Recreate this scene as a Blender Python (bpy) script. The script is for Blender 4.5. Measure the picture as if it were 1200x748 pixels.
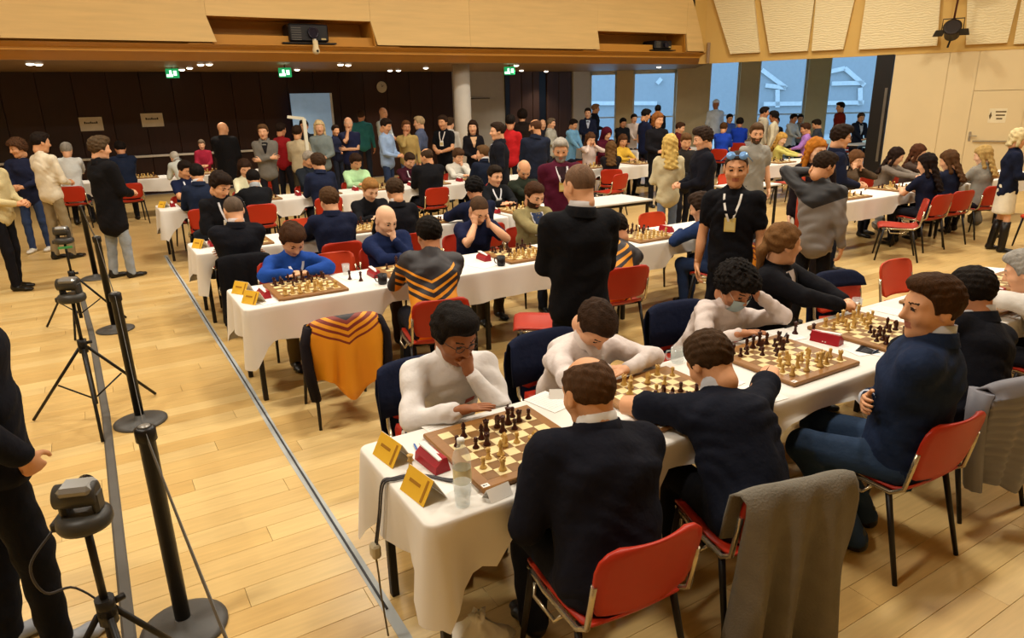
import bpy, math, random
import numpy as np
from mathutils import Matrix, Vector
random.seed(7); np.random.seed(7)
for _o in list(bpy.data.objects): bpy.data.objects.remove(_o)
SC = bpy.context.scene; COL = SC.collection

# ------------------------------------------------------------------ camera
F_PX = 808.2; PITCH, YAW, ROLL = 0.3093, 0.5393, -0.0230
CAM = np.array([-0.791, -1.916, 2.148])
def _basis():
    f = np.array([math.sin(YAW)*math.cos(PITCH), math.cos(YAW)*math.cos(PITCH), -math.sin(PITCH)])
    r = np.array([math.cos(YAW), -math.sin(YAW), 0.0]); u = np.cross(r, f)
    return r*math.cos(ROLL)+u*math.sin(ROLL), -r*math.sin(ROLL)+u*math.cos(ROLL), f
CR, CU, CF = _basis()
cam = bpy.data.cameras.new('camera'); cam.sensor_width = 36; cam.lens = F_PX*36/1200; cam.clip_end = 300; cam.clip_start = .05
camo = bpy.data.objects.new('camera', cam); COL.objects.link(camo)
camo.matrix_world = Matrix(((CR[0], CU[0], -CF[0], CAM[0]), (CR[1], CU[1], -CF[1], CAM[1]), (CR[2], CU[2], -CF[2], CAM[2]), (0, 0, 0, 1)))
SC.camera = camo
def ray(x, y): return CF+CR*(x-600)/F_PX+CU*(374-y)/F_PX
def G(x, y, z=0.0): d = ray(x, y); return CAM+d*((z-CAM[2])/d[2])          # pixel -> point at height z
def GY(x, y, Y): d = ray(x, y); return CAM+d*((Y-CAM[1])/d[1])             # pixel -> point on a row's plane
HF = np.array([math.sin(YAW), math.cos(YAW), 0])
def GD(x, y, D): d = ray(x, y); return CAM+d*(D/(d@HF))                    # pixel -> point at a ground distance
def GP(x, y, p, n): d = ray(x, y); return CAM+d*(((np.array(p)-CAM)@np.array(n))/(d@np.array(n)))
def PX(p):
    d = np.asarray(p, float)-CAM; z = d@CF
    return 600+F_PX*(d@CR)/z, 374-F_PX*(d@CU)/z, z

# ------------------------------------------------------------------ world, exposure
SC.view_settings.view_transform = 'Standard'; SC.view_settings.look = 'None'
SC.view_settings.gamma = 1; SC.view_settings.use_curve_mapping = False
SC.view_settings.exposure = 0.0
W = bpy.data.worlds.new('sky'); SC.world = W; W.use_nodes = True
_bg = W.node_tree.nodes['Background']; _bg.inputs[0].default_value = (0.32, 0.60, 0.96, 1); _bg.inputs[1].default_value = 1.9
LAMP_POWER = 158.0; LAMP_COL = (1.0, 0.94, 0.82)
DOWN_POWER = 78.0

# ------------------------------------------------------------------ materials
def lin(c):
    if isinstance(c, str):
        c = c.lstrip('#'); c = tuple(int(c[i:i+2], 16)/255 for i in (0, 2, 4))
    return tuple((v/12.92 if v <= .04045 else ((v+.055)/1.055)**2.4) for v in c)
MATS = {}
def mat(name, col, rough=.7, metal=0, var=.08, vscale=6, bump=0, bscale=60, spec=.4, trans=0, emit=0, stretch=None, objrand=0, ior=1.45, alpha=1):
    if name in MATS: return MATS[name]
    m = bpy.data.materials.new(name); m.use_nodes = True; nt = m.node_tree; b = nt.nodes['Principled BSDF']
    c = lin(col)
    b.inputs['Base Color'].default_value = (*c, 1); b.inputs['Roughness'].default_value = rough; b.inputs['Metallic'].default_value = metal
    b.inputs['Specular IOR Level'].default_value = spec; b.inputs['Transmission Weight'].default_value = trans; b.inputs['IOR'].default_value = ior
    b.inputs['Alpha'].default_value = alpha
    if emit: b.inputs['Emission Color'].default_value = (*c, 1); b.inputs['Emission Strength'].default_value = emit
    tc = nt.nodes.new('ShaderNodeTexCoord'); src = tc.outputs['Object']
    if stretch:
        mp = nt.nodes.new('ShaderNodeMapping'); mp.inputs['Scale'].default_value = stretch; nt.links.new(src, mp.inputs[0]); src = mp.outputs[0]
    if var:
        n = nt.nodes.new('ShaderNodeTexNoise'); n.inputs['Scale'].default_value = vscale; n.inputs['Detail'].default_value = 4; nt.links.new(src, n.inputs['Vector'])
        mr = nt.nodes.new('ShaderNodeMapRange'); mr.inputs[1].default_value = .25; mr.inputs[2].default_value = .75
        mr.inputs[3].default_value = 1-var; mr.inputs[4].default_value = 1+var; nt.links.new(n.outputs[0], mr.inputs[0]); fac = mr.outputs[0]
        if objrand:
            oi = nt.nodes.new('ShaderNodeObjectInfo'); m2 = nt.nodes.new('ShaderNodeMapRange'); m2.inputs[3].default_value = 1-objrand; m2.inputs[4].default_value = 1+objrand
            nt.links.new(oi.outputs['Random'], m2.inputs[0]); mm = nt.nodes.new('ShaderNodeMath'); mm.operation = 'MULTIPLY'
            nt.links.new(fac, mm.inputs[0]); nt.links.new(m2.outputs[0], mm.inputs[1]); fac = mm.outputs[0]
        mx = nt.nodes.new('ShaderNodeVectorMath'); mx.operation = 'SCALE'; mx.inputs[0].default_value = c; nt.links.new(fac, mx.inputs['Scale'])
        nt.links.new(mx.outputs[0], b.inputs['Base Color'])
    if bump:
        n2 = nt.nodes.new('ShaderNodeTexNoise'); n2.inputs['Scale'].default_value = bscale; nt.links.new(src, n2.inputs['Vector'])
        bp = nt.nodes.new('ShaderNodeBump'); bp.inputs['Strength'].default_value = bump; bp.inputs['Distance'].default_value = .01
        nt.links.new(n2.outputs[0], bp.inputs['Height']); nt.links.new(bp.outputs[0], b.inputs['Normal'])
    MATS[name] = m; return m
def cloth(c): return mat('cloth_'+c.lstrip('#'), c, .88, var=.12, vscale=9, bump=.55, bscale=24, spec=.15)

# ------------------------------------------------------------------ mesh building
def fmesh(name, V, Fs, mats=(), mi=None, smooth=True):
    """vertices (n,3), faces: array (m,4)/(m,3) or list of tuples"""
    me = bpy.data.meshes.new(name); V = np.asarray(V, np.float32)
    if isinstance(Fs, np.ndarray):
        m, k = Fs.shape; lv = Fs.ravel().astype(np.int32); st = np.arange(m, dtype=np.int32)*k
    else:
        m = len(Fs); ln = np.array([len(f) for f in Fs], np.int32); st = np.concatenate([[0], np.cumsum(ln)[:-1]]).astype(np.int32)
        lv = np.fromiter((i for f in Fs for i in f), np.int32, int(ln.sum()))
    me.vertices.add(len(V)); me.vertices.foreach_set('co', V.ravel())
    me.loops.add(len(lv)); me.loops.foreach_set('vertex_index', lv)
    me.polygons.add(m); me.polygons.foreach_set('loop_start', st)
    for x in mats: me.materials.append(x)
    if mi is not None: me.polygons.foreach_set('material_index', np.asarray(mi, np.int32))
    me.polygons.foreach_set('use_smooth', np.full(m, bool(smooth)))
    me.update(calc_edges=True); me.validate(); return me
def link(name, me, parent=None, loc=None, rz=0, **props):
    o = bpy.data.objects.new(name, me); COL.objects.link(o)
    if parent is not None: o.parent = parent
    if loc is not None: o.location = tuple(float(v) for v in loc)
    if rz: o.rotation_euler = (0, 0, rz)
    for k, v in props.items(): o[k] = v
    return o
def empty(name, label, cat, loc=(0, 0, 0), rz=0, group=None):
    o = link(name, None, None, loc, rz); o.empty_display_size = .1
    o['label'] = label; o['category'] = cat
    if group: o['group'] = group
    return o
def tag(o, label, cat, group=None):
    o['label'] = label; o['category'] = cat
    if group: o['group'] = group
    return o
def copy_tree(o, parent=None):
    c = o.copy(); COL.objects.link(c); c.parent = parent
    for ch in o.children:
        copy_tree(ch, c)
    return c
class MB:
    def __init__(s): s.v = []; s.f = []; s.m = []; s.sm = []
    def add(s, V, F, m=0, sm=False):
        n = len(s.v); s.v += [tuple(map(float, p)) for p in V]; s.f += [tuple(i+n for i in f) for f in F]; s.m += [m]*len(F); s.sm += [sm]*len(F); return s
    def box(s, lo, hi, m=0, bev=0):
        x0, y0, z0 = lo; x1, y1, z1 = hi
        if bev <= 0:
            V = [(x, y, z) for x in (x0, x1) for y in (y0, y1) for z in (z0, z1)]
            return s.add(V, [(0, 1, 3, 2), (4, 6, 7, 5), (0, 4, 5, 1), (2, 3, 7, 6), (0, 2, 6, 4), (1, 5, 7, 3)], m)
        b = min(bev, (x1-x0)/2.1, (y1-y0)/2.1, (z1-z0)/2.1)
        ring = lambda z, i: [(x0+i, y0+b, z), (x0+b, y0+i, z), (x1-b, y0+i, z), (x1-i, y0+b, z), (x1-i, y1-b, z), (x1-b, y1-i, z), (x0+b, y1-i, z), (x0+i, y1-b, z)]
        return s.loft([ring(z0, b*.9), ring(z0+b, 0), ring(z1-b, 0), ring(z1, b*.9)], m, True)
    def loft(s, rings, m=0, cap=True, closed=True, sm=False):
        n = len(rings[0]); V = [p for r in rings for p in r]; F = []
        for i in range(len(rings)-1):
            for j in range(n if closed else n-1):
                k = (j+1) % n; F.append((i*n+j, i*n+k, (i+1)*n+k, (i+1)*n+j))
        s.add(V, F, m, sm)
        if cap:
            base = len(s.v)-len(V)
            s.f.append(tuple(base+j for j in range(n-1, -1, -1))); s.m.append(m); s.sm.append(False)
            s.f.append(tuple(base+(len(rings)-1)*n+j for j in range(n))); s.m.append(m); s.sm.append(False)
        return s
    def lathe(s, prof, seg=12, m=0, cap=True, c=(0, 0, 0)):
        return s.loft([[(c[0]+r*math.cos(2*math.pi*j/seg), c[1]+r*math.sin(2*math.pi*j/seg), c[2]+z) for j in range(seg)] for r, z in prof], m, cap, True, True)
    def tube(s, pts, r, n=8, m=0, cap=True, sm=True):
        pts = [np.array(p, float) for p in pts]; rr = r if hasattr(r, '__len__') else [r]*len(pts); rings = []
        ref = None
        for i, p in enumerate(pts):
            t = pts[min(i+1, len(pts)-1)]-pts[max(i-1, 0)]; t = t/(np.linalg.norm(t)+1e-9)
            if ref is None:
                ref = np.array([0, 0, 1.]) if abs(t[2]) < .9 else np.array([1., 0, 0])
            a = np.cross(t, ref); a /= np.linalg.norm(a)+1e-9; b = np.cross(t, a); ref = -b if False else np.cross(a, t)
            rings.append([tuple(p+rr[i]*(math.cos(2*math.pi*j/n)*a+math.sin(2*math.pi*j/n)*b)) for j in range(n)])
        return s.loft(rings, m, cap, True, sm)
    def beam(s, a, b, w, h, m=0, up=(0, 0, 1)):
        a = np.array(a, float); b = np.array(b, float); t = (b-a)/np.linalg.norm(b-a); x = np.cross(t, up)
        if np.linalg.norm(x) < 1e-4: x = np.array([1., 0, 0])
        x /= np.linalg.norm(x); y = np.cross(x, t)
        r = lambda p: [tuple(p+sx*w/2*x+sy*h/2*y) for sx, sy in ((-1, -1), (1, -1), (1, 1), (-1, 1))]
        return s.loft([r(a), r(b)], m)
    def prism(s, poly, z0, z1, m=0):
        return s.loft([[(x, y, z0) for x, y in poly], [(x, y, z1) for x, y in poly]], m)
    def mesh(s, name, mats):
        me = fmesh(name, s.v, s.f, mats if isinstance(mats, (list, tuple)) else [mats], s.m)
        me.polygons.foreach_set('use_smooth', s.sm); return me
    def obj(s, name, mats, parent=None, **k): return link(name, s.mesh(name, mats), parent, **k)

# ------------------------------------------------------------------ implicit surfaces
def surfnet(fn, lo, hi, h):
    lo = np.array(lo, np.float32); n = np.maximum(np.ceil((np.array(hi)-lo)/h).astype(int)+1, 4)
    ax = [lo[i]+h*np.arange(n[i], dtype=np.float32) for i in range(3)]
    P = np.stack(np.meshgrid(*ax, indexing='ij'), -1).reshape(-1, 3)
    Fv = fn(P).reshape(n).astype(np.float32); ins = Fv < 0
    c = sum(ins[a:n[0]-1+a, b:n[1]-1+b, d:n[2]-1+d].astype(np.int8) for a in (0, 1) for b in (0, 1) for d in (0, 1))
    mask = (c > 0) & (c < 8); I, J, K = np.nonzero(mask); N = len(I)
    idx = np.full(mask.shape, -1, np.int64); idx[mask] = np.arange(N)
    acc = np.zeros((N, 3), np.float32); num = np.zeros(N, np.float32)
    cs = [(a, b, d) for a in (0, 1) for b in (0, 1) for d in (0, 1)]
    for p in cs:
        for k in range(3):
            if p[k]: continue
            q = list(p); q[k] = 1
            fa = Fv[I+p[0], J+p[1], K+p[2]]; fb = Fv[I+q[0], J+q[1], K+q[2]]
            cr = (fa < 0) != (fb < 0); t = np.where(cr, fa/(fa-fb+1e-12), 0)
            pos = np.tile(np.array(p, np.float32), (N, 1)); pos[:, k] += t
            acc += pos*cr[:, None]; num += cr
    V = lo+(np.stack([I, J, K], 1)+acc/np.maximum(num, 1)[:, None])*h
    Q = []
    for k in range(3):
        a, b = [(1, 2), (2, 0), (0, 1)][k]
        sl0 = [slice(1, -1)]*3; sl1 = [slice(1, -1)]*3; sl0[k] = slice(0, -1); sl1[k] = slice(1, None)
        i0 = ins[tuple(sl0)]; i1 = ins[tuple(sl1)]; e = np.nonzero(i0 != i1)
        g = [e[0].copy(), e[1].copy(), e[2].copy()]
        for t in (a, b): g[t] = g[t]+1
        def cell(da, db):
            x = [v.copy() for v in g]; x[a] = x[a]+da; x[b] = x[b]+db; return idx[x[0], x[1], x[2]]
        q = np.stack([cell(-1, -1), cell(0, -1), cell(0, 0), cell(-1, 0)], 1)
        fl = ~i0[e]; q[fl] = q[fl][:, ::-1]; Q.append(q[(q >= 0).all(1)])
    return V, np.concatenate(Q).astype(np.int32)
A3 = lambda *v: np.array(v, np.float32)
def seg(P, A, B, ra, rb):
    A = np.asarray(A, np.float32); ab = np.asarray(B, np.float32)-A; L = float(ab@ab)+1e-9
    v = P-A; t = np.clip((v@ab)/L, 0, 1); v = v-t[:, None]*ab
    return np.sqrt((v*v).sum(1))-(ra+(rb-ra)*t)
def eseg(P, A, B, wa, da, wb, db, side):
    A = np.asarray(A, np.float32); ab = np.asarray(B, np.float32)-A; L = float(ab@ab)+1e-9
    v = P-A; t = np.clip((v@ab)/L, 0, 1); v = v-t[:, None]*ab; a = v@np.asarray(side, np.float32)
    b2 = np.maximum((v*v).sum(1)-a*a, 0); w = wa+(wb-wa)*t; d = da+(db-da)*t
    return (np.sqrt((a/w)**2+b2/(d*d))-1)*np.minimum(w, d)
def ell(P, C, R):
    v = (P-np.asarray(C, np.float32))/np.asarray(R, np.float32); return (np.sqrt((v*v).sum(1))-1)*min(R)
def smin(a, b, k):
    h = np.maximum(k-np.abs(a-b), 0)/k; return np.minimum(a, b)-h*h*k*.25
def smax(a, b, k): return -smin(-a, -b, k)
def unit(v): v = np.asarray(v, float); return v/(np.linalg.norm(v)+1e-9)
# ------------------------------------------------------------------ heads, hair, hands (canonical meshes)
def head_sdf(P):
    X = P.copy(); X[:, 0] = np.abs(X[:, 0])
    d = ell(P, (0, -.012, .030), (.075, .094, .086))
    d = smin(d, ell(P, (0, .022, -.040), (.058, .068, .076)), .04)
    d = smin(d, seg(X, (0, .066, -.098), (.030, .035, -.085), .022, .022), .03)
    d = smin(d, seg(X, (.012, .080, .026), (.045, .062, .024), .011, .012), .02)          # brow
    d = smin(d, seg(X, (.040, .060, -.025), (.048, .045, -.03), .02, .018), .03)          # cheek bone
    d = smax(d, -ell(X, (.031, .097, .006), (.017, .017, .011)), .012)                    # eye sockets
    d = smin(d, ell(X, (.031, .078, .006), (.0135, .0125, .0115)), .003)                  # eyes
    d = smin(d, seg(P, (0, .086, .014), (0, .108, -.024), .008, .0125), .014)             # nose
    d = smin(d, seg(X, (.004, .098, -.028), (.012, .092, -.03), .009, .008), .008)
    d = smin(d, seg(X, (0, .091, -.053), (.019, .080, -.055), .0065, .004), .006)         # lips
    d = smin(d, seg(X, (0, .089, -.064), (.016, .080, -.062), .007, .004), .006)
    d = smin(d, ell(X, (.078, -.008, -.006), (.010, .021, .033)), .010)                   # ears
    d = smax(d, -ell(X, (.088, -.003, -.004), (.008, .011, .018)), .006)
    d = smin(d, seg(P, (0, -.022, -.05), (0, -.030, -.098), .052, .052), .03)              # neck
    return d
def skull(P, e):
    d = ell(P, (0, -.012, .030), (.075+e, .094+e, .086+e))
    return d
def wob(P, f, a, ph=0):
    return a*(np.sin(P[:, 0]*f+2.1*np.sin(P[:, 2]*f*.7+ph))*np.sin(P[:, 1]*f*.9+1.3+ph)+.6*np.sin(P[:, 2]*f*1.7+P[:, 0]*f*.8+ph))
def hairline(P, dz=0):
    y = P[:, 1]; x = np.abs(P[:, 0])
    z0 = np.interp(y, [-.12, -.06, -.03, -.012, .028, .036, .062, .10], [-.085, -.075, -.03, -.012, -.012, .040, .066, .074]).astype(np.float32)+dz
    return z0-P[:, 2]
def hair_sdf(style):
    def f(P):
        X = P.copy(); X[:, 0] = np.abs(X[:, 0])
        if style == 'buzz':
            return smax(skull(P, .004), hairline(P, .004)*.7, .01)
        if style == 'short':
            d = skull(P, .013)+wob(P, 120, .0028); d = smin(d, ell(P, (.012, .035, .098), (.055, .05, .026)), .03)
            return smax(d, hairline(P)*.7, .012)
        if style == 'full':
            d = skull(P, .021)+wob(P, 95, .005); d = smin(d, ell(P, (.01, .04, .105), (.065, .055, .035)), .03)
            return smax(d, hairline(P, -.008)*.7, .014)
        if style == 'curly':
            d = skull(P, .034)+wob(P, 150, .009); d = smin(d, ell(P, (0, .055, .085), (.07, .045, .04))+wob(P, 150, .006, 2), .03)
            return smax(d, hairline(P, -.012)*.7, .014)
        if style == 'balding':
            d = skull(P, .008)+wob(P, 120, .002); d = smax(d, hairline(P)*.7, .01)
            return smax(d, -ell(P, (0, .035, .125), (.062, .115, .075)), .012)
        if style == 'fringe':
            d = skull(P, .009)+wob(P, 120, .002); d = smax(d, hairline(P)*.7, .01)
            return smax(d, P[:, 2]-.045, .012)
        if style in ('long', 'straight', 'blonde', 'tail', 'bob'):
            d = skull(P, .017)+wob(P, 70, .004); d = smax(d, hairline(P, -.01)*.7, .012)
            w = wob(P, 60, .005)
            if style == 'bob':
                b = np.minimum(seg(X, (.072, -.02, .02), (.078, 0, -.09), .022, .022), eseg(P, (0, -.06, .02), (0, -.07, -.10), .07, .035, .07, .03, (1, 0, 0)))
                return smin(d, b+w*.6, .03)
            if style == 'tail':
                b = smin(seg(P, (0, -.09, .0), (0, -.125, -.05), .025, .028), seg(P, (0, -.125, -.05), (0, -.11, -.28), .028, .012), .03)
                return smin(d, b+w*.4, .02)
            L = -.30 if style != 'straight' else -.36
            b = np.minimum(seg(X, (.074, -.015, .03), (.088, -.01, -.16), .022, .026), eseg(P, (0, -.065, .02), (0, -.085, L), .075, .035, .088, .022, (1, 0, 0)))
            return smin(d, b+w, .03)
        if style == 'hood':
            d = skull(P, .03); d = smin(d, seg(P, (0, -.03, .0), (0, -.06, -.16), .09, .10), .05)
            return smax(d, -ell(P, (0, .09, -.02), (.062, .09, .085)), .02)
        if style == 'cap':
            d = smax(skull(P, .018), .035-P[:, 2], .01)
            return smin(d, ell(P, (0, .11, .045), (.06, .055, .008)), .01)
    return f
HEADS = {}
def head_mesh(h):
    if h not in HEADS:
        V, Q = surfnet(head_sdf, (-.1, -.12, -.20), (.1, .135, .13), h)
        C = V[Q].mean(1); x = np.abs(C[:, 0]); y = C[:, 1]; z = C[:, 2]; mi = np.zeros(len(Q), int)
        mi[(y > .072) & (x < .022) & (z < -.048) & (z > -.069)] = 1
        mi[(y > .055) & (x > .014) & (x < .05) & (z > .025) & (z < .033)] = 2
        mi[(y > .074) & (x > .020) & (x < .042) & (z > .0) & (z < .012)] = 3
        beard = (y > .0) & (z < -.022) & (z > -.125) & ~((y > .09) & (z > -.045)) & (z < -.03+.3*(.05-y).clip(0, .05)) & (mi != 1)
        HEADS[h] = (V, Q, mi, beard)
    return HEADS[h]
HAIR = {}
def hair_mesh(style, h):
    k = (style, h)
    if k not in HAIR:
        V, Q = surfnet(hair_sdf(style), (-.14, -.17, -.42), (.14, .18, .17), h)
        HAIR[k] = fmesh('hair_'+style, V, Q, [mat('hair_base', '#333333')])
    return HAIR[k]
def hand_sdf(pose):
    c = {'relax': (.35, .55, .4), 'fist': (1.1, 1.5, .9), 'flat': (.06, .12, .08), 'hold': (.7, .8, .5)}[pose]
    fs = [(-.030, .086, .036, .024, .018, -.06), (-.010, .092, .041, .027, .019, -.01), (.010, .088, .038, .025, .018, .04), (.029, .078, .029, .019, .016, .10)]
    def f(P):
        d = eseg(P, (0, .012, 0), (-.002, .075, 0), .028, .017, .039, .014, (1, 0, 0))
        d = smin(d, seg(P, (0, -.03, 0), (0, .02, 0), .026, .024), .02)
        for x, y0, l1, l2, l3, sp in fs:
            p = np.array([x, y0-.012, 0.]); a = 0; g = 9e9
            for L, cc, r0, r1 in ((l1+.012, c[0], .0095, .0088), (l2, c[1], .0088, .0082), (l3, c[2], .0082, .0072)):
                a += cc; n = p+L*np.array([math.sin(sp)*math.cos(a), math.cos(sp)*math.cos(a), -math.sin(a)])
                g = np.minimum(g, seg(P, p, n, r0, r1)); p = n
            d = smin(d, g, .006)
        b = min(c[0], .6); p0 = np.array([-.024, .022, -.004]); p1 = p0+.042*unit((-.75, .62, -.3-b*.3)); p2 = p1+.030*unit((-.42, .85, -.25-b*.4)); p3 = p2+.023*unit((-.1, .95, -.2-b*.5))
        t = np.minimum(np.minimum(seg(P, p0, p1, .013, .0105), seg(P, p1, p2, .0105, .0095)), seg(P, p2, p3, .0095, .008))
        return smin(d, t, .010)
    return f
HANDS = {}
def hand_mesh(pose, h, left):
    k = (pose, h, left)
    if k not in HANDS:
        V, Q = surfnet(hand_sdf(pose), (-.12, -.065, -.13), (.07, .215, .04), h)
        if left: V = V*A3(-1, 1, 1); Q = Q[:, ::-1]
        HANDS[k] = (V, Q)
    return HANDS[k]
def shoe_sdf(P):
    d = eseg(P, (0, -.045, .040), (0, .10, .028), .036, .036, .044, .026, (1, 0, 0)); d = smin(d, eseg(P, (0, .10, .028), (0, .16, .024), .044, .024, .034, .020, (1, 0, 0)), .02)
    d = smin(d, seg(P, (0, -.03, .05), (0, -.03, .10), .042, .040), .04)
    return smax(d, -P[:, 2], .008)
SHOES = {}
def shoe_mesh(h):
    if h not in SHOES:
        V, Q = surfnet(shoe_sdf, (-.07, -.11, -.02), (.07, .21, .16), h); SHOES[h] = fmesh('shoe', V, Q, [mat('shoe_base', '#15120f', .4)])
    return SHOES[h]
SKIN = ['#dda883', '#cf9870', '#bd8460', '#9a6443', '#6e4630', '#e2b594']
def skinmats(i, haircol):
    return [mat('skin_%d' % i, SKIN[i], .55, var=.05, vscale=25, spec=.35), mat('lips_%d' % i, {0: '#b9735c', 1: '#ab6650', 2: '#97553f', 3: '#7a4331', 4: '#553024', 5: '#c07c68'}[i], .5, var=.04),
            mat('brow_'+haircol.lstrip('#'), haircol, .8), mat('eye_dark', '#2c211b', .25), mat('beard_'+haircol.lstrip('#'), haircol, .95, bump=.5, bscale=150)]
def tubeVF(pts, rad, n=10):
    b = MB().tube(pts, rad, n); return np.array(b.v), b.f
def ik(S, T, l1, l2, pole):
    S = np.array(S, float); T = np.array(T, float); d = T-S; L = np.linalg.norm(d); M = (l1+l2)*.985
    if L > M: T = S+d/L*M; L = M
    L = max(L, abs(l1-l2)+.03); u = unit(T-S); a = (l1*l1-l2*l2+L*L)/(2*L); hgt = math.sqrt(max(l1*l1-a*a, 1e-4))
    p = np.array(pole, float); p = unit(p-u*(p@u)); return S+u*a+p*hgt, T

# ------------------------------------------------------------------ one person
PEOPLE = []
def person(label, hp, Y=None, D=None, z=None, feet=None, sit=True, face=180, hyaw=0, hpitch=15, hroll=0, arms='fold', top='#222222', style='suit',
           bottom='#1d1f26', hair='short', hc='#2a1d14', skin=0, lod=1, s=1.0, slim=1.0, edge=None, shoes='#15120f', collar=None, lanyard=None, badge='#e9e6df', glasses=False,
           beard=False, mask=False, short=False, chair=True, chairkw=None, lean=None, twist=0, extra=None, name='person', group=None, topmat=None, skirt=None, boots=False, shirt=None, stripes=None, legs=None, phone=False, pel_at=None, chair_turn=0):
    vox = (.0135, .0195, .029)[lod]; hh = (.0066, .0090, .0125)[lod]
    a = math.radians(face); fw = np.array([math.sin(a), math.cos(a), 0])
    hz0 = 1.22 if sit else 1.655*s
    if feet is not None:
        b0 = G(*feet, 0); H = np.array([b0[0], b0[1], hz0])
    elif Y is not None: H = GY(*hp, Y)
    elif D is not None: H = GD(*hp, D)
    else: H = G(*hp, z if z else hz0)
    hz = float(H[2])
    if sit: s *= .94; slim *= 1.07
    if not sit:
        if feet is None: s = hz/1.655
        pel = .94*s; L = .50*s
    else: pel = .52; L = .50*s
    NK = .172*s
    # spine, with the seat pushed back where the table edge would cut into the body
    def spine(pa):
        if pa is not None:
            dx, dy = H[0]-pa[0], H[1]-pa[1]; Hc_ = np.array([dx*math.cos(a)-dy*math.sin(a), dx*math.sin(a)+dy*math.cos(a), hz])
            b_ = .12+.6*math.atan2(Hc_[1], hz-pel); N_ = Hc_-NK*np.array([0, math.sin(b_), math.cos(b_)]); return N_, Hc_, float(np.linalg.norm(N_-np.array([0, 0, pel]))), np.array([pa[0], pa[1], 0])
        L_ = L
        if sit:
            b_ = .25
            for _ in range(6):
                dz = hz-NK*math.cos(b_)-pel
                if dz > L_*.998: L_ = dz/.998
                d_ = math.sqrt(max(L_*L_-dz*dz, .0)); b_ = .15+.7*math.atan2(d_, max(dz, .05))
            N_ = np.array([0, d_, pel+dz]); Hc_ = N_+NK*np.array([0, math.sin(b_), math.cos(b_)])
        else:
            lr = math.radians(lean or 0); N_ = np.array([0, L_*math.sin(lr), pel+L_*math.cos(lr)]); b_ = lr*1.2+.10
            Hc_ = N_+.18*s*np.array([0, math.sin(b_), math.cos(b_)])
        return N_, Hc_, L_, np.array([H[0], H[1], 0])-fw*Hc_[1]
    N, Hc, L, pos = spine(pel_at); e = edge if edge is not None else .30; TB = []
    if sit:
        def find(q):
            for t_ in np.arange(0, .75, .01):
                w_ = q+fw*t_
                if any(x0 < w_[0] < x1 and y0 < w_[1] < y1 for x0, x1, y0, y1 in TABLES): return float(t_)
        f_ = find(pos); need = .26+max(0, slim*s-1)*.16
        if f_ is not None:
            if f_ < need: N, Hc, L, pos = spine((pos-fw*(need-f_))[:2]); f_ = need
            e = f_
        TB = [(x0-.030, x1+.030, y0-.030, y1+.030, TZ+.001) for x0, x1, y0, y1 in TABLES if x0-1 < pos[0] < x1+1 and y0-1 < pos[1] < y1+1]
        TB += [(x-.272, x+.272, y-.272, y+.272, TZ+.027) for x, y in BOARDS if abs(x-pos[0]) < 1.1 and abs(y-pos[1]) < 1.1]
    P0 = np.array([0, 0, pel]); u = unit(N-P0); ff = unit(np.cross(u, [1, 0, 0])); ff = ff if ff[1] > 0 else -ff
    root = empty(name, label, 'person', (pos[0], pos[1], 0), -a, group); PEOPLE.append(root)
    tw = math.radians(twist); sx = np.array([math.cos(tw), -math.sin(tw), 0]); sx = unit(sx-u*(sx@u))
    hunch = max(0, (math.atan2(N[1], N[2]-pel)-.3))*.07
    w = slim*s
    Wp = P0+u*.19*(L/.5)-ff*hunch*.6; Cp = P0+u*.36*(L/.5)-ff*hunch
    Sh = N-u*.055*s+ff*.005
    S = {1: Sh+sx*.170*w, -1: Sh-sx*.170*w}
    # ---- arm targets
    hd = Hc; T = {}
    def fold(k): return (np.array([k*.04, e+(.030 if k > 0 else .062), .808]), (k*.75, -.45, -.45), unit((-k*.97, .10, 0)), (0, 0, -1), 'flat')
    def rest(k): return (np.array([k*.14, e+(.005 if k > 0 else .03), .812]), (k*.5, -.6, -.7), unit((-k*.96, .12, 0)), (0, 0, -1), 'flat')
    def foldw(k): return (np.array([S[k][0]-k*.01, max(e+(.01 if k > 0 else .04), S[k][1]+.05), .832]), (k*1.0, -.08, .05), unit((-k*.98, .04, 0)), (0, 0, -1), 'flat')
    def cross(k): return (Sh+np.array([-k*.10, .17+.02*k, -.255*s+.02*k]), (k*.8, -.2, -.6), unit((-k*1, .1, .12)), (0, -1, .0), 'relax')
    def lap(k): return (np.array([k*.07, .30, pel+.09]), (k*.8, -.5, -.1), unit((-k*.5, .8, -.1)), (0, 0, -1), 'relax')
    def side(k): return (np.array([k*.245*w, .05, .80*s]), (k*.3, -1, 0), unit((0, .12, -1)), (-k, 0, 0), 'relax')
    def front(k): return (np.array([k*.055, .27+N[1]*.8, 1.05*s]), (k*.6, -.5, -.6), unit((-k*.35, .9, .1)), (-k*.8, 0, -.5), 'hold')
    def back(k): return (np.array([k*.06, -.17, .93*s]), (k*1, -.3, 0), unit((-k*.8, 0, -.4)), (0, -1, 0), 'relax')
    def pocket(k): return (np.array([k*.215*w, .07, .93*s]), (k*.6, -1, 0), unit((-k*.1, .35, -.9)), (-k, 0, 0), 'fist')
    def chin(k): return (hd+np.array([k*.035, .075, -.175]), (k*.7, .1, -.8), unit((-k*.25, .05, .9)), (-k*.3, -1, 0), 'fist')
    def cheek(k): return (hd+np.array([k*.075, .055, -.13]), (k*.7, .2, -.7), unit((-k*.05, -.05, 1)), (-k*.8, -.5, 0), 'relax')
    def brow(k): return (hd+np.array([k*.11, .07, -.05]), (k*.8, .25, -.7), unit((-k*.45, -.1, .8)), (-k*.7, -.6, 0), 'relax')
    def ear(k): return (hd+np.array([k*.13, .06, -.07]), (k*1., -.1, -.3), unit((-k*.3, -.6, .6)), (-k, 0, 0), 'relax')
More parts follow.
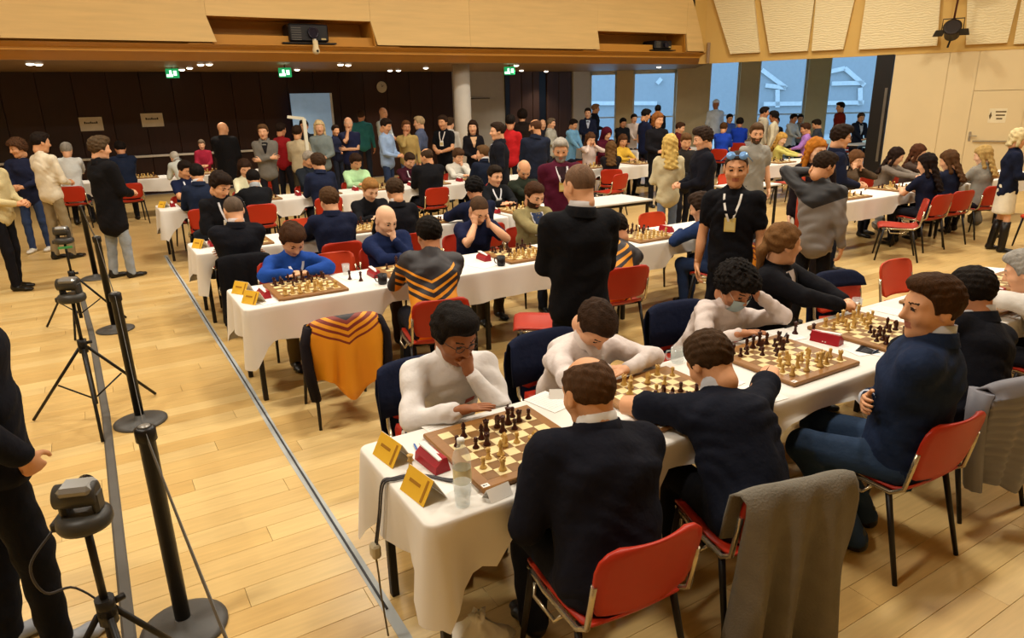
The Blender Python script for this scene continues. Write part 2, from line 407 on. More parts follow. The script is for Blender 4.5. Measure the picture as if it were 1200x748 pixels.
    def clasp(k): return (np.array([k*.055, e+.05, .812]), (k*1, -.3, -.2), unit((-k*.75, .6, .1)), (-k*.7, 0, -.6), 'fist')
    def high(k): return (Sh+np.array([k*.05, .28, -.12*s]), (k*.8, -.2, -.6), unit((-k*.3, .8, .4)), (-k, 0, -.2), 'hold')
    PR = dict(rest=rest, fold=fold, foldw=foldw, cross=cross, lap=lap, sides=side, front=front, back=back, pocket=pocket, chin=chin, cheek=cheek, brow=brow, ear=ear, clasp=clasp, high=high)
    an = arms if isinstance(arms, tuple) else (arms, arms)       # (right, left)
    arm = {}
    for k, nme in ((1, an[0]), (-1, an[1])):
        t, pole, fd, pn, hp_ = PR[nme](k); l1, l2 = .285*s, .255*s
        Ev, Wv = ik(S[k], t, l1, l2, pole)
        if TB and nme not in ('rest', 'foldw'):
            def pen(E_, W_):
                q = 0
                for c0, c1, r_ in [(S[k]+(E_-S[k])*t_, 0, .05) for t_ in (.6, .8, 1)]+[(E_+(W_-E_)*t_, 0, .042) for t_ in (.2, .4, .6, .8)]:
                    wx, wy = pos[0]+c0[0]*math.cos(a)+c0[1]*math.sin(a), pos[1]-c0[0]*math.sin(a)+c0[1]*math.cos(a)
                    for x0, x1, y0, y1, zt_ in TB:
                        if x0 < wx < x1 and y0 < wy < y1: q += max(0, min(zt_+r_-.012-c0[2], .2))
                return q
            best = None
            for pl_ in [np.array(pole, float)]+[np.array([k*math.cos(el)*math.cos(az), math.sin(az)*math.cos(el), math.sin(el)]) for el in np.radians((-60, -40, -20, 0, 20, 40)) for az in np.radians((-70, -45, -20, 0))]:
                E_, W_ = ik(S[k], t, l1, l2, pl_); sc = pen(E_, W_)*8+(1-unit(pl_)@unit(pole))*.30
                if best is None or sc < best[0]: best = (sc, E_, W_)
            Ev, Wv = best[1], best[2]
        arm[k] = (Ev, Wv, fd if np.linalg.norm(Wv-t) < .02 or True else unit(Wv-Ev), pn, hp_)
    # ---- legs
    leg = {}
    for k in (1, -1):
        hip = P0+np.array([k*.085*w, 0, -.03])
        if sit:
            if legs == 'back': kn, an_ = np.array([k*.13, .40, .49]), np.array([k*.12, .12, .085])
            else: kn, an_ = np.array([k*.12*(1.2 if legs == 'wide' else 1), .43, .50]), np.array([k*.13, .40+(.08 if k > 0 else -.05), .085])
        else:
            st = .07*(1 if k > 0 else -.6) if legs != 'together' else 0
            an_ = np.array([k*.10*w, -.02+st, .085]); kn = (hip+an_)/2+np.array([k*.008, .025, 0])
        leg[k] = (hip, kn, an_)
    j = {'suit': .010, 'coat': .022, 'shirt': .004, 'tee': .004, 'sweat': .012, 'knit': .008}[style]
    zr = .02 if style in ('suit', 'coat') else 0
    hang = {'suit': .10, 'coat': .26, 'shirt': .03, 'tee': .09, 'sweat': .07, 'knit': .07}[style]
    ph = random.random()*6
    ct = math.radians(chair_turn); dpad = .028 if (chairkw or {}).get('drape') else 0
    def carve(d, P, zlow=0):
        if not sit: return d
        if chair:
            qx = P[:, 0]-.05*math.sin(ct); qy = P[:, 1]-.05*math.cos(ct); x = np.abs(qx*math.cos(ct)-qy*math.sin(ct)); y = qx*math.sin(ct)+qy*math.cos(ct); zz = P[:, 2]
            bw = np.clip(1-(x/.21)**2, 0, 1)
            zs = np.interp(y, [-.225, -.205, -.16, -.06, .08, .18, .225, .235], [.480, .458, .446, .447, .455, .458, .445, .425])-np.interp(y, [-.2, .08, .23], [.014, .018, .004])*bw
            d = np.maximum(d, -np.maximum.reduce([x-.245, y-.245, -.30-y, zz-zs, zlow-zz]))
            yb = np.interp(zz, [.50, .575, .645, .715, .79], [-.218, -.233, -.246, -.260, -.276])-.028*bw
            yb = np.where(x > .185, np.maximum(yb, np.interp(zz, [.42, .47, .58, .67], [-.165, -.208, -.230, -.243])), yb)+dpad
            d = np.maximum(d, -np.maximum.reduce([x-.245, y-yb, zz-(.80+dpad), .43-zz]))
        wx = pos[0]+P[:, 0]*math.cos(a)+P[:, 1]*math.sin(a); wy = pos[1]-P[:, 0]*math.sin(a)+P[:, 1]*math.cos(a)
        for x0, x1, y0, y1, zt_ in TB: d = np.maximum(d, -np.maximum.reduce([x0-wx, wx-x1, y0-wy, wy-y1, P[:, 2]-zt_, .595-P[:, 2]]))
        return d
    def top_sdf(P):
        q = P-P0.astype(np.float32)
        d = eseg(P, P0-u*(.02 if sit else hang), Wp, (.168+j)*w, (.128+j)*w, (.152+j)*w, (.112+j)*w, sx)
        d = smin(d, eseg(P, Wp, Cp, (.152+j)*w, (.112+j)*w, (.168+j)*w, (.124+j)*w, sx), .05)
        d = smin(d, eseg(P, Cp, N-u*.09, (.168+j)*w, (.124+j)*w, (.145+j)*w, (.095+j)*w, sx), .05)
        d = smin(d, seg(P, S[1]-sx*.02, S[-1]+sx*.02, .060*w+j, .060*w+j), .05)
        d = smin(d, seg(P, N-u*.06, N+u*.042-ff*.018, .088*w, .062*s+j*.2), .05)
        for k in (1, -1):
            Ev, Wv = arm[k][0], arm[k][1]
            if short:
                m = S[k]+(Ev-S[k])*.62; d = smin(d, seg(P, S[k], m, .058*w+j, .056*w+j), .035)
            else:
                d = smin(d, seg(P, S[k], Ev, .058*w+j, .047*w+j), .035)
                dd = unit(Wv-Ev); d = smin(d, seg(P, Ev, Wv-dd*.03, .047*w+j, .034*w+j*.8), .014)
        wr = (.0105 if style in ('shirt', 'sweat', 'knit', 'tee') else .0070)*(1 if lod < 2 else .7)
        q1 = P[:, 2]*34+P[:, 0]*14+3*np.sin(P[:, 0]*9+ph)+2.5*np.sin(P[:, 1]*15+ph*2); q2 = P[:, 2]*23-P[:, 0]*21+2*np.sin(P[:, 1]*19+ph)
        d = d+wr*(.55-np.abs(np.sin(q1)))*(.5+.5*np.sin(P[:, 0]*17+P[:, 2]*11+ph))+wr*.6*np.sin(q2)
        return carve(smax(d, seg(P, N+u*.045, N+u*.3+ff*.03, .050*s, .06)*-1, .006), P)
    def bot_sdf(P):
        if skirt:
            d = eseg(P, P0+u*.05, P0-np.array([0, 0, .36*s]), .155*w, .125*w, .20*w, .15*w, (1, 0, 0)); return smax(d, (P0[2]-.38*s)-P[:, 2], .01)
        wc = 1 if sit else .88; d = eseg(P, P0-u*.02, P0+u*.10, .165*w*wc, .128*w*wc, .150*w*wc, .110*w*wc, sx)
        for k in (1, -1):
            h_, kn, an_ = leg[k]
            d = smin(d, seg(P, h_, kn, .085*w*wc, .063*w), .04); d = smin(d, seg(P, kn, an_+np.array([0, 0, -.02]), .061*w, .050*w), .03)
        return carve(smax(d+.003*np.sin(P[:, 2]*45+4*np.sin(P[:, 0]*20+ph)), .03-P[:, 2], .01), P, .385)
    def bounds(pts, m):
        p = np.array(pts); return p.min(0)-m, p.max(0)+m
    # ---- top
    lo, hi = bounds([P0-np.array([0, 0, 0 if sit else hang]), N, S[1], S[-1], arm[1][0], arm[1][1], arm[-1][0], arm[-1][1], P0-sx*.14, P0+sx*.14, Cp-ff*.05, Cp+ff*.03], .20)
    V, Q = surfnet(top_sdf, lo, hi, vox)
    tm = topmat if topmat is not None else cloth(top)
    garment = {'suit': 'jacket', 'coat': 'coat', 'shirt': 'shirt', 'tee': 't_shirt', 'sweat': 'sweatshirt', 'knit': 'sweater'}[style]
    garment_o = link(garment, fmesh(garment, V, Q, [tm]), root)
    # ---- trousers / skirt
    lo, hi = bounds([P0, leg[1][1], leg[-1][1], leg[1][2], leg[-1][2]], .20)
    V, Q = surfnet(bot_sdf, lo, hi, max(vox, .018)); nm = 'skirt' if skirt else 'trousers'
    link(nm, fmesh(nm, V, Q, [cloth(bottom)]), root)
    # ---- body
    hy = math.radians(hyaw); hp2 = math.radians(hpitch); hr = math.radians(hroll)
    R = np.array(Matrix.Rotation(-hy, 3, 'Z') @ Matrix.Rotation(-hp2, 3, 'X') @ Matrix.Rotation(hr, 3, 'Y'))
    hs = 1.10*s if not sit else 1.21*s
    hV, hQ, hmi, hbd = head_mesh(hh); mi = hmi.copy()
    if beard: mi[hbd] = 4
    BV = [(hV*hs) @ R.T+Hc]; BF = [tuple(f) for f in hQ]; BM = list(mi); nv = len(hV)
    def addp(V, F, m=0):
        nonlocal nv
        BV.append(np.asarray(V)); BF.extend(tuple(int(i)+nv for i in f) for f in F); BM.extend([m]*len(F)); nv += len(V)
    nb = Hc+R @ np.array([0, -.026, -.075])*hs
    addp(*tubeVF([P0, Wp, Cp, N-u*.08, N-u*.02, (N+nb)/2, nb], [.085*w, .08*w, .085*w, .058*w, .050*s, .051*s, .052*s] if not sit else [.05, .045, .045, .045, .048*s, .051*s, .052*s], 12))
    for k in (1, -1):
        Ev, Wv, fd, pn, hpz = arm[k]
        addp(*tubeVF([Sh+sx*k*.1*w, S[k], (S[k]+Ev)/2, Ev, Ev+(Wv-Ev)*.3, Wv], [.05*w, .05*w, .046*w, .041*w, .042*w, .027*s] if short else [.035*w, .036*w, .033*w, .028*w, .028*w, .0255*s], 12))
        fd = unit(fd); pn = unit(np.array(pn, float)-fd*(np.array(pn, float)@fd)); zz = -pn; xx = np.cross(fd, zz)
        HR = np.stack([xx, fd, zz], 1); hv, hq = hand_mesh(hpz, (.0055, .0075, .011)[lod], k < 0)
        addp((hv*s*.98) @ HR.T+Wv, hq)
        if lod < 2 or skirt:
            h_, kn, an_ = leg[k]; addp(*tubeVF([h_, (h_+kn)/2, kn, kn+(an_-kn)*.35, an_], [.07*w, .06*w, .047*w, .047*w, .033*w] if not sit else [.022, .024, .03, .035, .03], 10))
    body_o = link('body', fmesh('body', np.concatenate(BV), BF, skinmats(skin, hc), BM), root)
    # ---- hair
    HM = Matrix.Translation(Vector(Hc)) @ Matrix(R.tolist()).to_4x4() @ Matrix.Scale(hs, 4)
    def on_head(nm, me, m=None):
        o = link(nm, me, body_o); o.matrix_local = HM
        if m is not None: o.material_slots[0].link = 'OBJECT'; o.material_slots[0].material = m
        return o
    if hair: on_head('hair' if hair not in ('hood', 'cap') else hair, hair_mesh(hair, (.0068, .0085, .0125)[lod]), mat('hairm_'+hc.lstrip('#'), hc, .75 if hair != 'hood' else .9, var=.25, vscale=30, bump=.6, bscale=120, stretch=(1, 1, .3), spec=.12))
    # ---- shoes
    for k in (1, -1):
        an_ = leg[k][2]; o = link('shoe' if not boots else 'boot', shoe_mesh((.010, .012, .016)[lod]), root, (an_[0], an_[1]+.02, 0.0)); o.scale = (s, s, s)
        o.material_slots[0].link = 'OBJECT'; o.material_slots[0].material = mat('shoe_'+shoes.lstrip('#'), shoes, .4)
        if boots:
            kn = leg[k][1]; t = kn+(an_-kn)*.12; v, f_ = tubeVF([t, t+(an_-t)*.4, an_, an_*np.array([1, 1, 0])+np.array([0, 0, .03])], [.062*s, .060*s, .05*s, .05*s], 12)
            link('boot_shaft', fmesh('boot_shaft', v, f_, [mat('shoe_'+shoes.lstrip('#'), shoes, .4)]), root)
    # ---- things laid on the garment
    def surf(x, t, off=.004, y0=.5):
        """point on the front (y0>0) or back of the top garment, x across, t along the spine"""
        base = P0+u*t+sx*x; dirn = ff if y0 > 0 else -ff; ts = np.linspace(.30, 0, 61); pts = base+ts[:, None]*dirn
        v = top_sdf(pts.astype(np.float32)); i = int(np.argmax(v < off)); return pts[i]
    def ribbon(nm, xt, width, m, off=.004, y0=.5, th=.002):
        pts = [surf(x, t, off, y0) for x, t in xt]; n = len(pts); V = []; F = []
        for i, p in enumerate(pts):
            dr = unit(pts[min(i+1, n-1)]-pts[max(i-1, 0)]); nn = ff if y0 > 0 else -ff; sd = unit(np.cross(dr, nn))
            V += [p+sd*width/2, p-sd*width/2, p-sd*width/2+nn*th, p+sd*width/2+nn*th]
        for i in range(n-1):
            for q in range(4): F.append((i*4+q, i*4+(q+1) % 4, i*4+4+(q+1) % 4, i*4+4+q))
        F += [(3, 2, 1, 0), tuple((n-1)*4+q for q in range(4))]
        return link(nm, fmesh(nm, np.array(V), F, [m], smooth=False), root if nm == 'lanyard' else garment_o)
    ln = np.linalg.norm(N-P0)
    if lanyard:
        lm = mat('lanyard_'+lanyard.lstrip('#'), lanyard, .6)
        for k in (1, -1): ly = ribbon('lanyard', [(k*x, t*ln) for x, t in ((.062, .99), (.060, .93), (.052, .86 if sit else .84), (.04, .80 if sit else .76), (.026, .74 if sit else .67), (.010, .67 if sit else .58))], .016*(1 if lod == 0 else 1.3), lm, .004)
        p = surf(0, (.62 if sit else .53)*ln, .006); b = MB().box((-.042, -.003, -.055), (.042, .003, .055), 0, .003).box((-.034, .003, -.040), (.034, .0038, .020), 1)
        o = b.obj('badge', [mat('badge_'+badge.lstrip('#'), badge, .5), mat('badge_print', '#c9b87a', .6)], ly); o.location = Vector(p+ff*.004)
        o.rotation_euler = (math.atan2(-u[1], u[2]), 0, 0)
    nd = unit(unit(nb-N)*.6+u*.4); nf = unit(np.cross(sx, nd)); nf = nf if nf @ ff > 0 else -nf; ns = unit(np.cross(nf, nd))
    def neck_ring(nm, m, rings, dip):
        V = []; F = []; n = 22; ctr = N+nd*.046
        for rr_, zz in rings:
            for q in range(n):
                an2 = 2*math.pi*q/n; V.append(ctr+ns*math.cos(an2)*rr_*s+nf*math.sin(an2)*rr_*1.05*s+nd*(zz-(dip if math.sin(an2) > .85 else 0)-.018*math.sin(an2))*s)
        for r_ in range(len(rings)-1):
            for q in range(n): F.append((r_*n+q, r_*n+(q+1) % n, (r_+1)*n+(q+1) % n, (r_+1)*n+q))
        link(nm, fmesh(nm, np.array(V), F, [m]), garment_o)
    if collar:
        neck_ring('collar', mat('collar_'+collar.lstrip('#'), collar, .8), ((.086, -.020), (.082, .012), (.076, .046), (.072, .047), (.068, -.005)), .030)
    if style in ('suit', 'coat'):
        neck_ring('jacket_collar', tm, ((.114, -.045), (.100, -.014), (.090, .014), (.085, .014), (.084, -.02)), .06)
        if collar and lod == 0:
            for k in (1, -1):
                Ev, Wv = arm[k][0], arm[k][1]; dd = unit(Wv-Ev); v, f_ = tubeVF([Wv-dd*.035, Wv+dd*.004], [.034*w+.004, .034*w+.002], 14); link('cuff', fmesh('cuff', v, f_, [mat('collar_'+collar.lstrip('#'), collar, .8)]), garment_o)
    if shirt:
        sm_ = cloth(shirt); V = []; F = []; rows = 10
        for i in range(rows):
            t = .985-.045*i*1.05; wd = .068-.058*i/(rows-1)
            for c_ in (-1, -.5, 0, .5, 1): V.append(surf(c_*wd, t*ln, .005))
        for i in range(rows-1):
            for c_ in range(4): F.append((i*5+c_, (i+1)*5+c_, (i+1)*5+c_+1, i*5+c_+1))
        V = np.array(V); n = len(V); V = np.concatenate([V, V-ff*.012]); F += [tuple(q+n for q in f[::-1]) for f in F]
        link('shirt_front', fmesh('shirt_front', V, F, [sm_]), garment_o)
        if style == 'suit' and lod < 2:
            for k in (1, -1): ribbon('lapel', [(k*(.074-.058*i/6), (.975-.069*i)*ln) for i in range(7)], .036, tm, .009)
    if stripes:
        for q, (t, cc) in enumerate(stripes):
            ribbon('stripe', [(x, (t+abs(x)*.55)*ln) for x in np.linspace(-.13, .13, 9)], .013, cloth(cc), .003, -.5)
    if glasses:
        b = MB()
        for k in (1, -1):
            c_ = np.array([k*.031, .100, .006]); b.tube([c_+np.array([.022*math.cos(t), -.004*abs(math.cos(t)), .016*math.sin(t)]) for t in np.linspace(0, 2*math.pi, 15)], .0016, 5, 0, False)
            b.tube([(k*.053, .094, .010), (k*.074, .06, .012), (k*.080, -.01, .004)], .0016, 5)
        b.tube([(-.010, .101, .010), (0, .104, .012), (.010, .101, .010)], .0016, 5)
        on_head('glasses', b.mesh('glasses', mat('spectacle_frame', '#2a2623', .3)))
    if mask:
        V = []; F = []
        for i, zz in enumerate((-.008, -.03, -.06, -.09, -.112)):
            for q, xx in enumerate((-.062, -.04, -.018, 0, .018, .04, .062)):
                V.append((xx, (.112 if i < 3 else .104-.008*(i-3))-7*xx*xx-(.004 if abs(xx) > .01 and i == 0 else 0), zz+(.006 if abs(xx) > .05 else 0)*(1 if i > 2 else -1)))
        for i in range(4):
            for q in range(6): F.append((i*7+q, i*7+q+1, i*7+q+8, i*7+q+7))
        n = len(V); V += [(x*.98, y-.003, z) for x, y, z in V]; F += [tuple(i+n for i in f[::-1]) for f in F]
        on_head('face_mask', fmesh('face_mask', V, F, [mat('mask_blue', '#b9d3dc', .8)]))
        b = MB()
        for k in (1, -1): b.tube([(k*.061, .085, -.012), (k*.078, .03, .01), (k*.083, -.015, .014), (k*.078, -.02, -.03), (k*.062, .078, -.095)], .0012, 5)
        on_head('ear_loop', b.mesh('ear_loop', mat('mask_loop', '#e6e6e2', .8)))
    if extra: extra(root, dict(P0=P0, N=N, u=u, ff=ff, sx=sx, Hc=Hc, HM=HM, surf=surf, ribbon=ribbon, on_head=on_head, ln=ln, S=S, arm=arm, s=s))
    if sit: SITTERS.append((pos[0], pos[1], a, w, (leg[1][1][1])))
    if sit and chair:
        kw = dict(chairkw or {}); ca = a+math.radians(chair_turn); cp = pos+np.array([math.sin(ca), math.cos(ca), 0])*.05
        CHAIRQ.append((cp, -ca, label, kw))
    return root
CHAIRQ = []; SITTERS = []
# ------------------------------------------------------------------ the hall
S_ = dict(kind='structure')
BACKY = 18.3; FASY = 13.0; LOWZ = 2.98; FASZ = 3.285; TOPZ = 6.4
A_ = np.array([14.75, 12.9]); B_ = np.array([17.65, 6.8]); WD = unit(B_-A_); WN = np.array([-WD[1], WD[0]])      # right wall line, WN points away from the hall?
if WN @ (CAM[:2]-A_) > 0: WN = -WN
W0 = np.array([14.6, 18.4]); W1 = np.array([23.4, 11.4]); VD = unit(W1-W0); VN = np.array([-VD[1], VD[0]])
if VN @ (CAM[:2]-W0) > 0: VN = -VN
wood_dark = mat('walnut_panel', '#2b140c', .38, var=.22, vscale=3, stretch=(6, 6, .35), objrand=.12, spec=.35)
wood_brown = mat('brown_panel', '#4a342b', .5, var=.15, vscale=3, stretch=(6, 6, .35), objrand=.1)
maple = mat('maple_panel', '#d8b678', .5, var=.07, vscale=2.2, stretch=(.5, 4, 6), objrand=.03)
ochre = mat('ochre_fascia', '#b9822f', .5, var=.06, vscale=2, stretch=(.6, 3, 3))
ochre_wall = mat('ochre_wall', '#cda75c', .6, var=.05, vscale=1.5)
cream = mat('cream_wall', '#dcc79a', .65, var=.03, vscale=1.2)
white_paint = mat('white_paint', '#cfcac0', .55, var=.03)
grey_paint = mat('grey_paint', '#a9a59c', .6, var=.04)
black_lac = mat('black_lacquer', '#0d0b0c', .35, var=.1)
low_ceil = mat('low_ceiling_board', '#8f7350', .45, var=.05)
# floor: slab with the board pattern as material, the boards that show largest as real pieces
PLW, PLL = .150, 1.80
def floor_mat():
    m = bpy.data.materials.new('parquet_far'); m.use_nodes = True; nt = m.node_tree; b = nt.nodes['Principled BSDF']
    tc = nt.nodes.new('ShaderNodeTexCoord'); br = nt.nodes.new('ShaderNodeTexBrick'); br.offset = .37; br.squash = 1
    br.inputs['Scale'].default_value = 1; br.inputs['Brick Width'].default_value = PLL; br.inputs['Row Height'].default_value = PLW; br.inputs['Mortar Size'].default_value = .0018; br.inputs['Mortar Smooth'].default_value = .3
    br.inputs['Color1'].default_value = (*lin('#ceae72'), 1); br.inputs['Color2'].default_value = (*lin('#c6a467'), 1); br.inputs['Mortar'].default_value = (*lin('#a07c4a'), 1)
    nt.links.new(tc.outputs['Object'], br.inputs['Vector'])
    n = nt.nodes.new('ShaderNodeTexNoise'); mp = nt.nodes.new('ShaderNodeMapping'); mp.inputs['Scale'].default_value = (1.2, 14, 1); n.inputs['Scale'].default_value = 2.5; n.inputs['Detail'].default_value = 5
    nt.links.new(tc.outputs['Object'], mp.inputs[0]); nt.links.new(mp.outputs[0], n.inputs['Vector'])
    mr = nt.nodes.new('ShaderNodeMapRange'); mr.inputs[3].default_value = .88; mr.inputs[4].default_value = 1.12; nt.links.new(n.outputs[0], mr.inputs[0])
    vm = nt.nodes.new('ShaderNodeVectorMath'); vm.operation = 'SCALE'; nt.links.new(br.outputs['Color'], vm.inputs[0]); nt.links.new(mr.outputs[0], vm.inputs['Scale'])
    nt.links.new(vm.outputs[0], b.inputs['Base Color']); b.inputs['Roughness'].default_value = .32; b.inputs['Specular IOR Level'].default_value = .35
    return m
FM = floor_mat()
plank_mats = [mat('parquet_%d' % i, c, .30, var=.10, vscale=2.5, stretch=(1.2, 14, 1), objrand=.05, spec=.35) for i, c in enumerate(('#d0b074', '#ccab6e', '#c8a669', '#c4a164', '#d3b57a'))]
cand = []
for r in range(-8, 90):
    y = r*PLW; off = ((r*.37*PLL) % PLL)
    for c in range(-5, 10):
        x = c*PLL+off-PLL*.5; px, py, zz = PX((x+PLL/2, y+PLW/2, 0))
        if zz > .6 and -150 < px < 1350 and -50 < py < 900:
            hidden = (0 < x and x+PLL < 5.5 and any(abs(y-(t+.35)) < .3 for t in (3.13, 5.45)))
            if not hidden: cand.append((zz, x, y))
cand.sort(); cand = cand[:290]; used = {(round(x, 3), round(y, 3)) for _, x, y in cand}
fl = MB().box((-8, -8, -.2), (32, 19, -.014)).obj('floor', FM, **S_)
# far zone flush with the boards: strips of slab beside the built boards
mbf = MB()
rows = {}
for _, x, y in cand: rows.setdefault(round(y/PLW), []).append(x)
X0, X1 = -8.0, 32.0
for r in range(-49, 116):
    y = r*PLW; xs = sorted(rows.get(r, [])); cur = X0
    for x in xs+[None]:
        e_ = x if x is not None else X1
        if e_-cur > .002: mbf.box((cur, y, -.013), (e_, y+PLW, -.0002))
        cur = (x+PLL) if x is not None else X1
o = mbf.obj('far_boards', FM, fl); o['kind'] = 'stuff'
pm = [MB().box((.0008, .0008, -.0135), (PLL-.0008, PLW-.0008, 0), 0, .0012).mesh('plank', m) for m in plank_mats]
for i, (_, x, y) in enumerate(cand): link('plank', random.choice(pm), fl, (x, y, 0))
# ceiling, near and left walls (behind or beside the camera)
MB().box((-8.2, -8.2, TOPZ), (26, 13.2, TOPZ+.2)).obj('ceiling', mat('ceiling_white', '#d8cdb8', .8), **S_)
MB().box((-8.2, -8.2, 0), (-8, 18.5, TOPZ)).obj('wall_left', cream, **S_)
MB().box((-8.2, -8.2, 0), (27, -8, TOPZ)).obj('wall_front', cream, **S_)
# back wall of dark boards, under the low ceiling
wb = MB().box((-8, BACKY+.06, 0), (9.35, BACKY+.3, LOWZ+.1)).obj('wall_back', wood_dark, **S_)
pw = .72; pme = MB().box((.004, 0, 0), (pw-.004, .06, LOWZ), 0, .006).mesh('panel', wood_dark)
for i in range(24): link('panel', pme, wb, (-7.93+i*pw, BACKY, 0))
rail = MB().box((-6, BACKY-.10, .93), (4.2, BACKY-.05, .985), 0, .008)
for i in range(9): rail.box((-5.9+i*1.2, BACKY-.06, .94), (-5.85+i*1.2, BACKY, .975))
rail.obj('trim_1', white_paint, **S_)
HIZ = 3.42; FB = .55; XE = A_[0]-.05
PB_ = W0+VD*float((GP(810, 130, (*W0, 0), (*VN, 0))[:2]-W0)@VD)
lc = MB(); lc.prism([(-8, FASY+FB-.01), (XE+.48, FASY+FB-.01), tuple(PB_+VN*.3), (W0[0]+.1, 19), (-8, 19)], LOWZ, LOWZ+.12); lc.obj('ceiling_low', low_ceil, **S_)
MB().prism([tuple(A_-WD*.05+WN*.12), tuple(A_+WD*8.6+WN*.12), (26.5, 9.5), (26.5, 14), tuple(PB_+VN*.35)], HIZ, HIZ+.12).obj('ceiling_foyer', mat('foyer_ceiling', '#b9b4a8', .5), **S_)
q = unit(PB_-A_); qn = np.array([-q[1], q[0]]); pts = [A_-q*.05, PB_+q*.2, PB_+q*.2+qn*.08, A_-q*.05+qn*.08]
MB().prism([tuple(v) for v in pts], LOWZ+.0, HIZ+.1).obj('ceiling_step', low_ceil, **S_)
# right of the dark boards: grey panel, door-like panel, brown boards, white pier
wb2 = MB().box((9.35, BACKY+.06, 0), (14.7, BACKY+.3, LOWZ+.1)).obj('wall_back_right', grey_paint, **S_)
xg = lambda px: GY(px, 120, BACKY)[0]
MB().box((xg(551), BACKY+.02, 0), (xg(592), BACKY+.058, LOWZ)).obj('panel', grey_paint, wb2)
MB().box((xg(552), BACKY-.01, 2.16), (xg(574), BACKY+.02, 2.19)).obj('trim', mat('dark_groove', '#5a554c'), wb2)
MB().box((xg(592), BACKY-.03, 0), (xg(597), BACKY+.06, LOWZ)).obj('post', black_lac, wb2)
for a, b in ((597, 611), (611, 624), (624, 632)): MB().box((xg(a)+.01, BACKY-.02, 0), (xg(b)-.01, BACKY+.06, LOWZ), 0, .008).obj('panel', wood_brown, wb2)
MB().box((xg(632), BACKY+.0, 0), (xg(640), BACKY+.06, LOWZ)).obj('post', black_lac, wb2)
for a, b in ((640, 654), (654, 669)): MB().box((xg(a)+.01, BACKY-.05, 0), (xg(b)-.01, BACKY+.06, LOWZ), 0, .008).obj('panel', wood_brown, wb2)
MB().box((xg(670), BACKY-.1, 0), (xg(689), BACKY+.1, LOWZ)).obj('pillar', white_paint, wb2)
pc = GD(542, 120, 18.2); MB().lathe([(.21, 0), (.21, LOWZ)], 28, 0, True, (pc[0], pc[1], 0)).obj('column_round', white_paint, **S_)
# fascia and the maple wall above it with two projector niches
NI = [(255, 443, 22, 53.5), (703, 806, 38, 58)]
FB = .55; XE = A_[0]-.05
fas = MB().loft([[(x, FASY, FASZ-.03), (x+m_, FASY+FB, LOWZ), (x+m_, FASY+FB, LOWZ+.10), (x, FASY+.10, FASZ-.02)] for x, m_ in ((-8, 0), (XE, .48))]).obj('wall_fascia', ochre, **S_)
MB().box((-8, FASY+.16, FASZ-.16), (XE, FASY+.30, FASZ+.16)).obj('recess_back', ochre, fas)
wu = MB().box((-8, FASY+1.0, FASZ), (A_[0]+1.5, FASY+1.2, TOPZ)).obj('wall_upper', ochre_wall, **S_)
nx = []
for a, b, t, bt in NI:
    nx.append((GY(a, bt, FASY)[0], GY(b, bt, FASY)[0], FASZ, GY((a+b)/2, t, FASY)[2]))
def upan(poly, y0=FASY, y1=FASY+.05):
    MB().loft([[(x, y0, z) for x, z in poly], [(x, y1, z) for x, z in poly]]).obj('panel', maple, wu)
(na0, na1, nz0, nz1), (nb0, nb1, _, mz1) = nx
g_ = .006; sl = .13
zt = 4.6
g_ = .004; z0 = FASZ+.012
for x0, x1 in ((-8, -4.6), (-4.6, -1.62), (-1.62, na0)):
    last = x1 == na0; upan([(x0+g_/2, z0), (x1-g_/2, z0), (x1-g_/2-(sl if last else 0), nz1), (x1-g_/2-(sl if last else 0), TOPZ), (x0+g_/2, TOPZ)] if last else [(x0+g_/2, z0), (x1-g_/2, z0), (x1-g_/2, TOPZ), (x0+g_/2, TOPZ)])
upan([(na0-sl+g_/2, nz1), (na1-sl-g_/2, nz1), (na1-sl-g_/2, TOPZ), (na0-sl+g_/2, TOPZ)])
xs = [na1, 7.2, nb0]
upan([(na1, z0), (7.2-g_/2, z0), (7.2-g_/2, TOPZ), (na1-sl+g_/2, TOPZ), (na1-sl+g_/2, nz1)])
upan([(7.2+g_/2, z0), (nb0, z0), (nb0-sl*.6, mz1), (nb0-sl*.6, TOPZ), (7.2+g_/2, TOPZ)])
upan([(nb0-sl*.6+g_/2, mz1), (nb1-sl*.6-g_/2, mz1), (nb1-sl*.6-g_/2, TOPZ), (nb0-sl*.6+g_/2, TOPZ)])
upan([(nb1, z0), (A_[0]-.12, z0), (A_[0]-.25, 3.7), (A_[0]-.55, 4.4), (A_[0]-1.1, 5.4), (A_[0]-1.7, TOPZ), (nb1-sl*.6+g_/2, TOPZ), (nb1-sl*.6+g_/2, mz1)])
niche = ochre
for x0, x1, z0, z1 in nx:
    b = MB().box((x0-.5, FASY+.75, z0-.05), (x1+.5, FASY+.85, z1+.3)).box((x0-.5, FASY+.05, z1), (x1+.5, FASY+.85, z1+.05)).box((x0-.5, FASY+.05, z0-.06), (x1+.5, FASY+.85, z0-.01))
    for xx, sg in ((x0, -1), (x1, 1)): b.loft([[(xx-sl*.3, FASY+.05, z0-.05), (xx-sl*.3, FASY+.85, z0-.05), (xx-sl*1.0, FASY+.85, z1+.05), (xx-sl*1.0, FASY+.05, z1+.05)], [(xx-sl*.3+sg*.03, FASY+.05, z0-.05), (xx-sl*.3+sg*.03, FASY+.85, z0-.05), (xx-sl*1.0+sg*.03, FASY+.85, z1+.05), (xx-sl*1.0+sg*.03, FASY+.05, z1+.05)]])
    b.obj('niche', niche, wu)
MB().box((A_[0]-.75, FASY+.055, FASZ), (A_[0]+.6, FASY+.3, TOPZ)).box((A_[0]-2.0, FASY+.055, 4.2), (A_[0]-.75, FASY+.3, TOPZ)).obj('end_board', ochre_wall, wu)
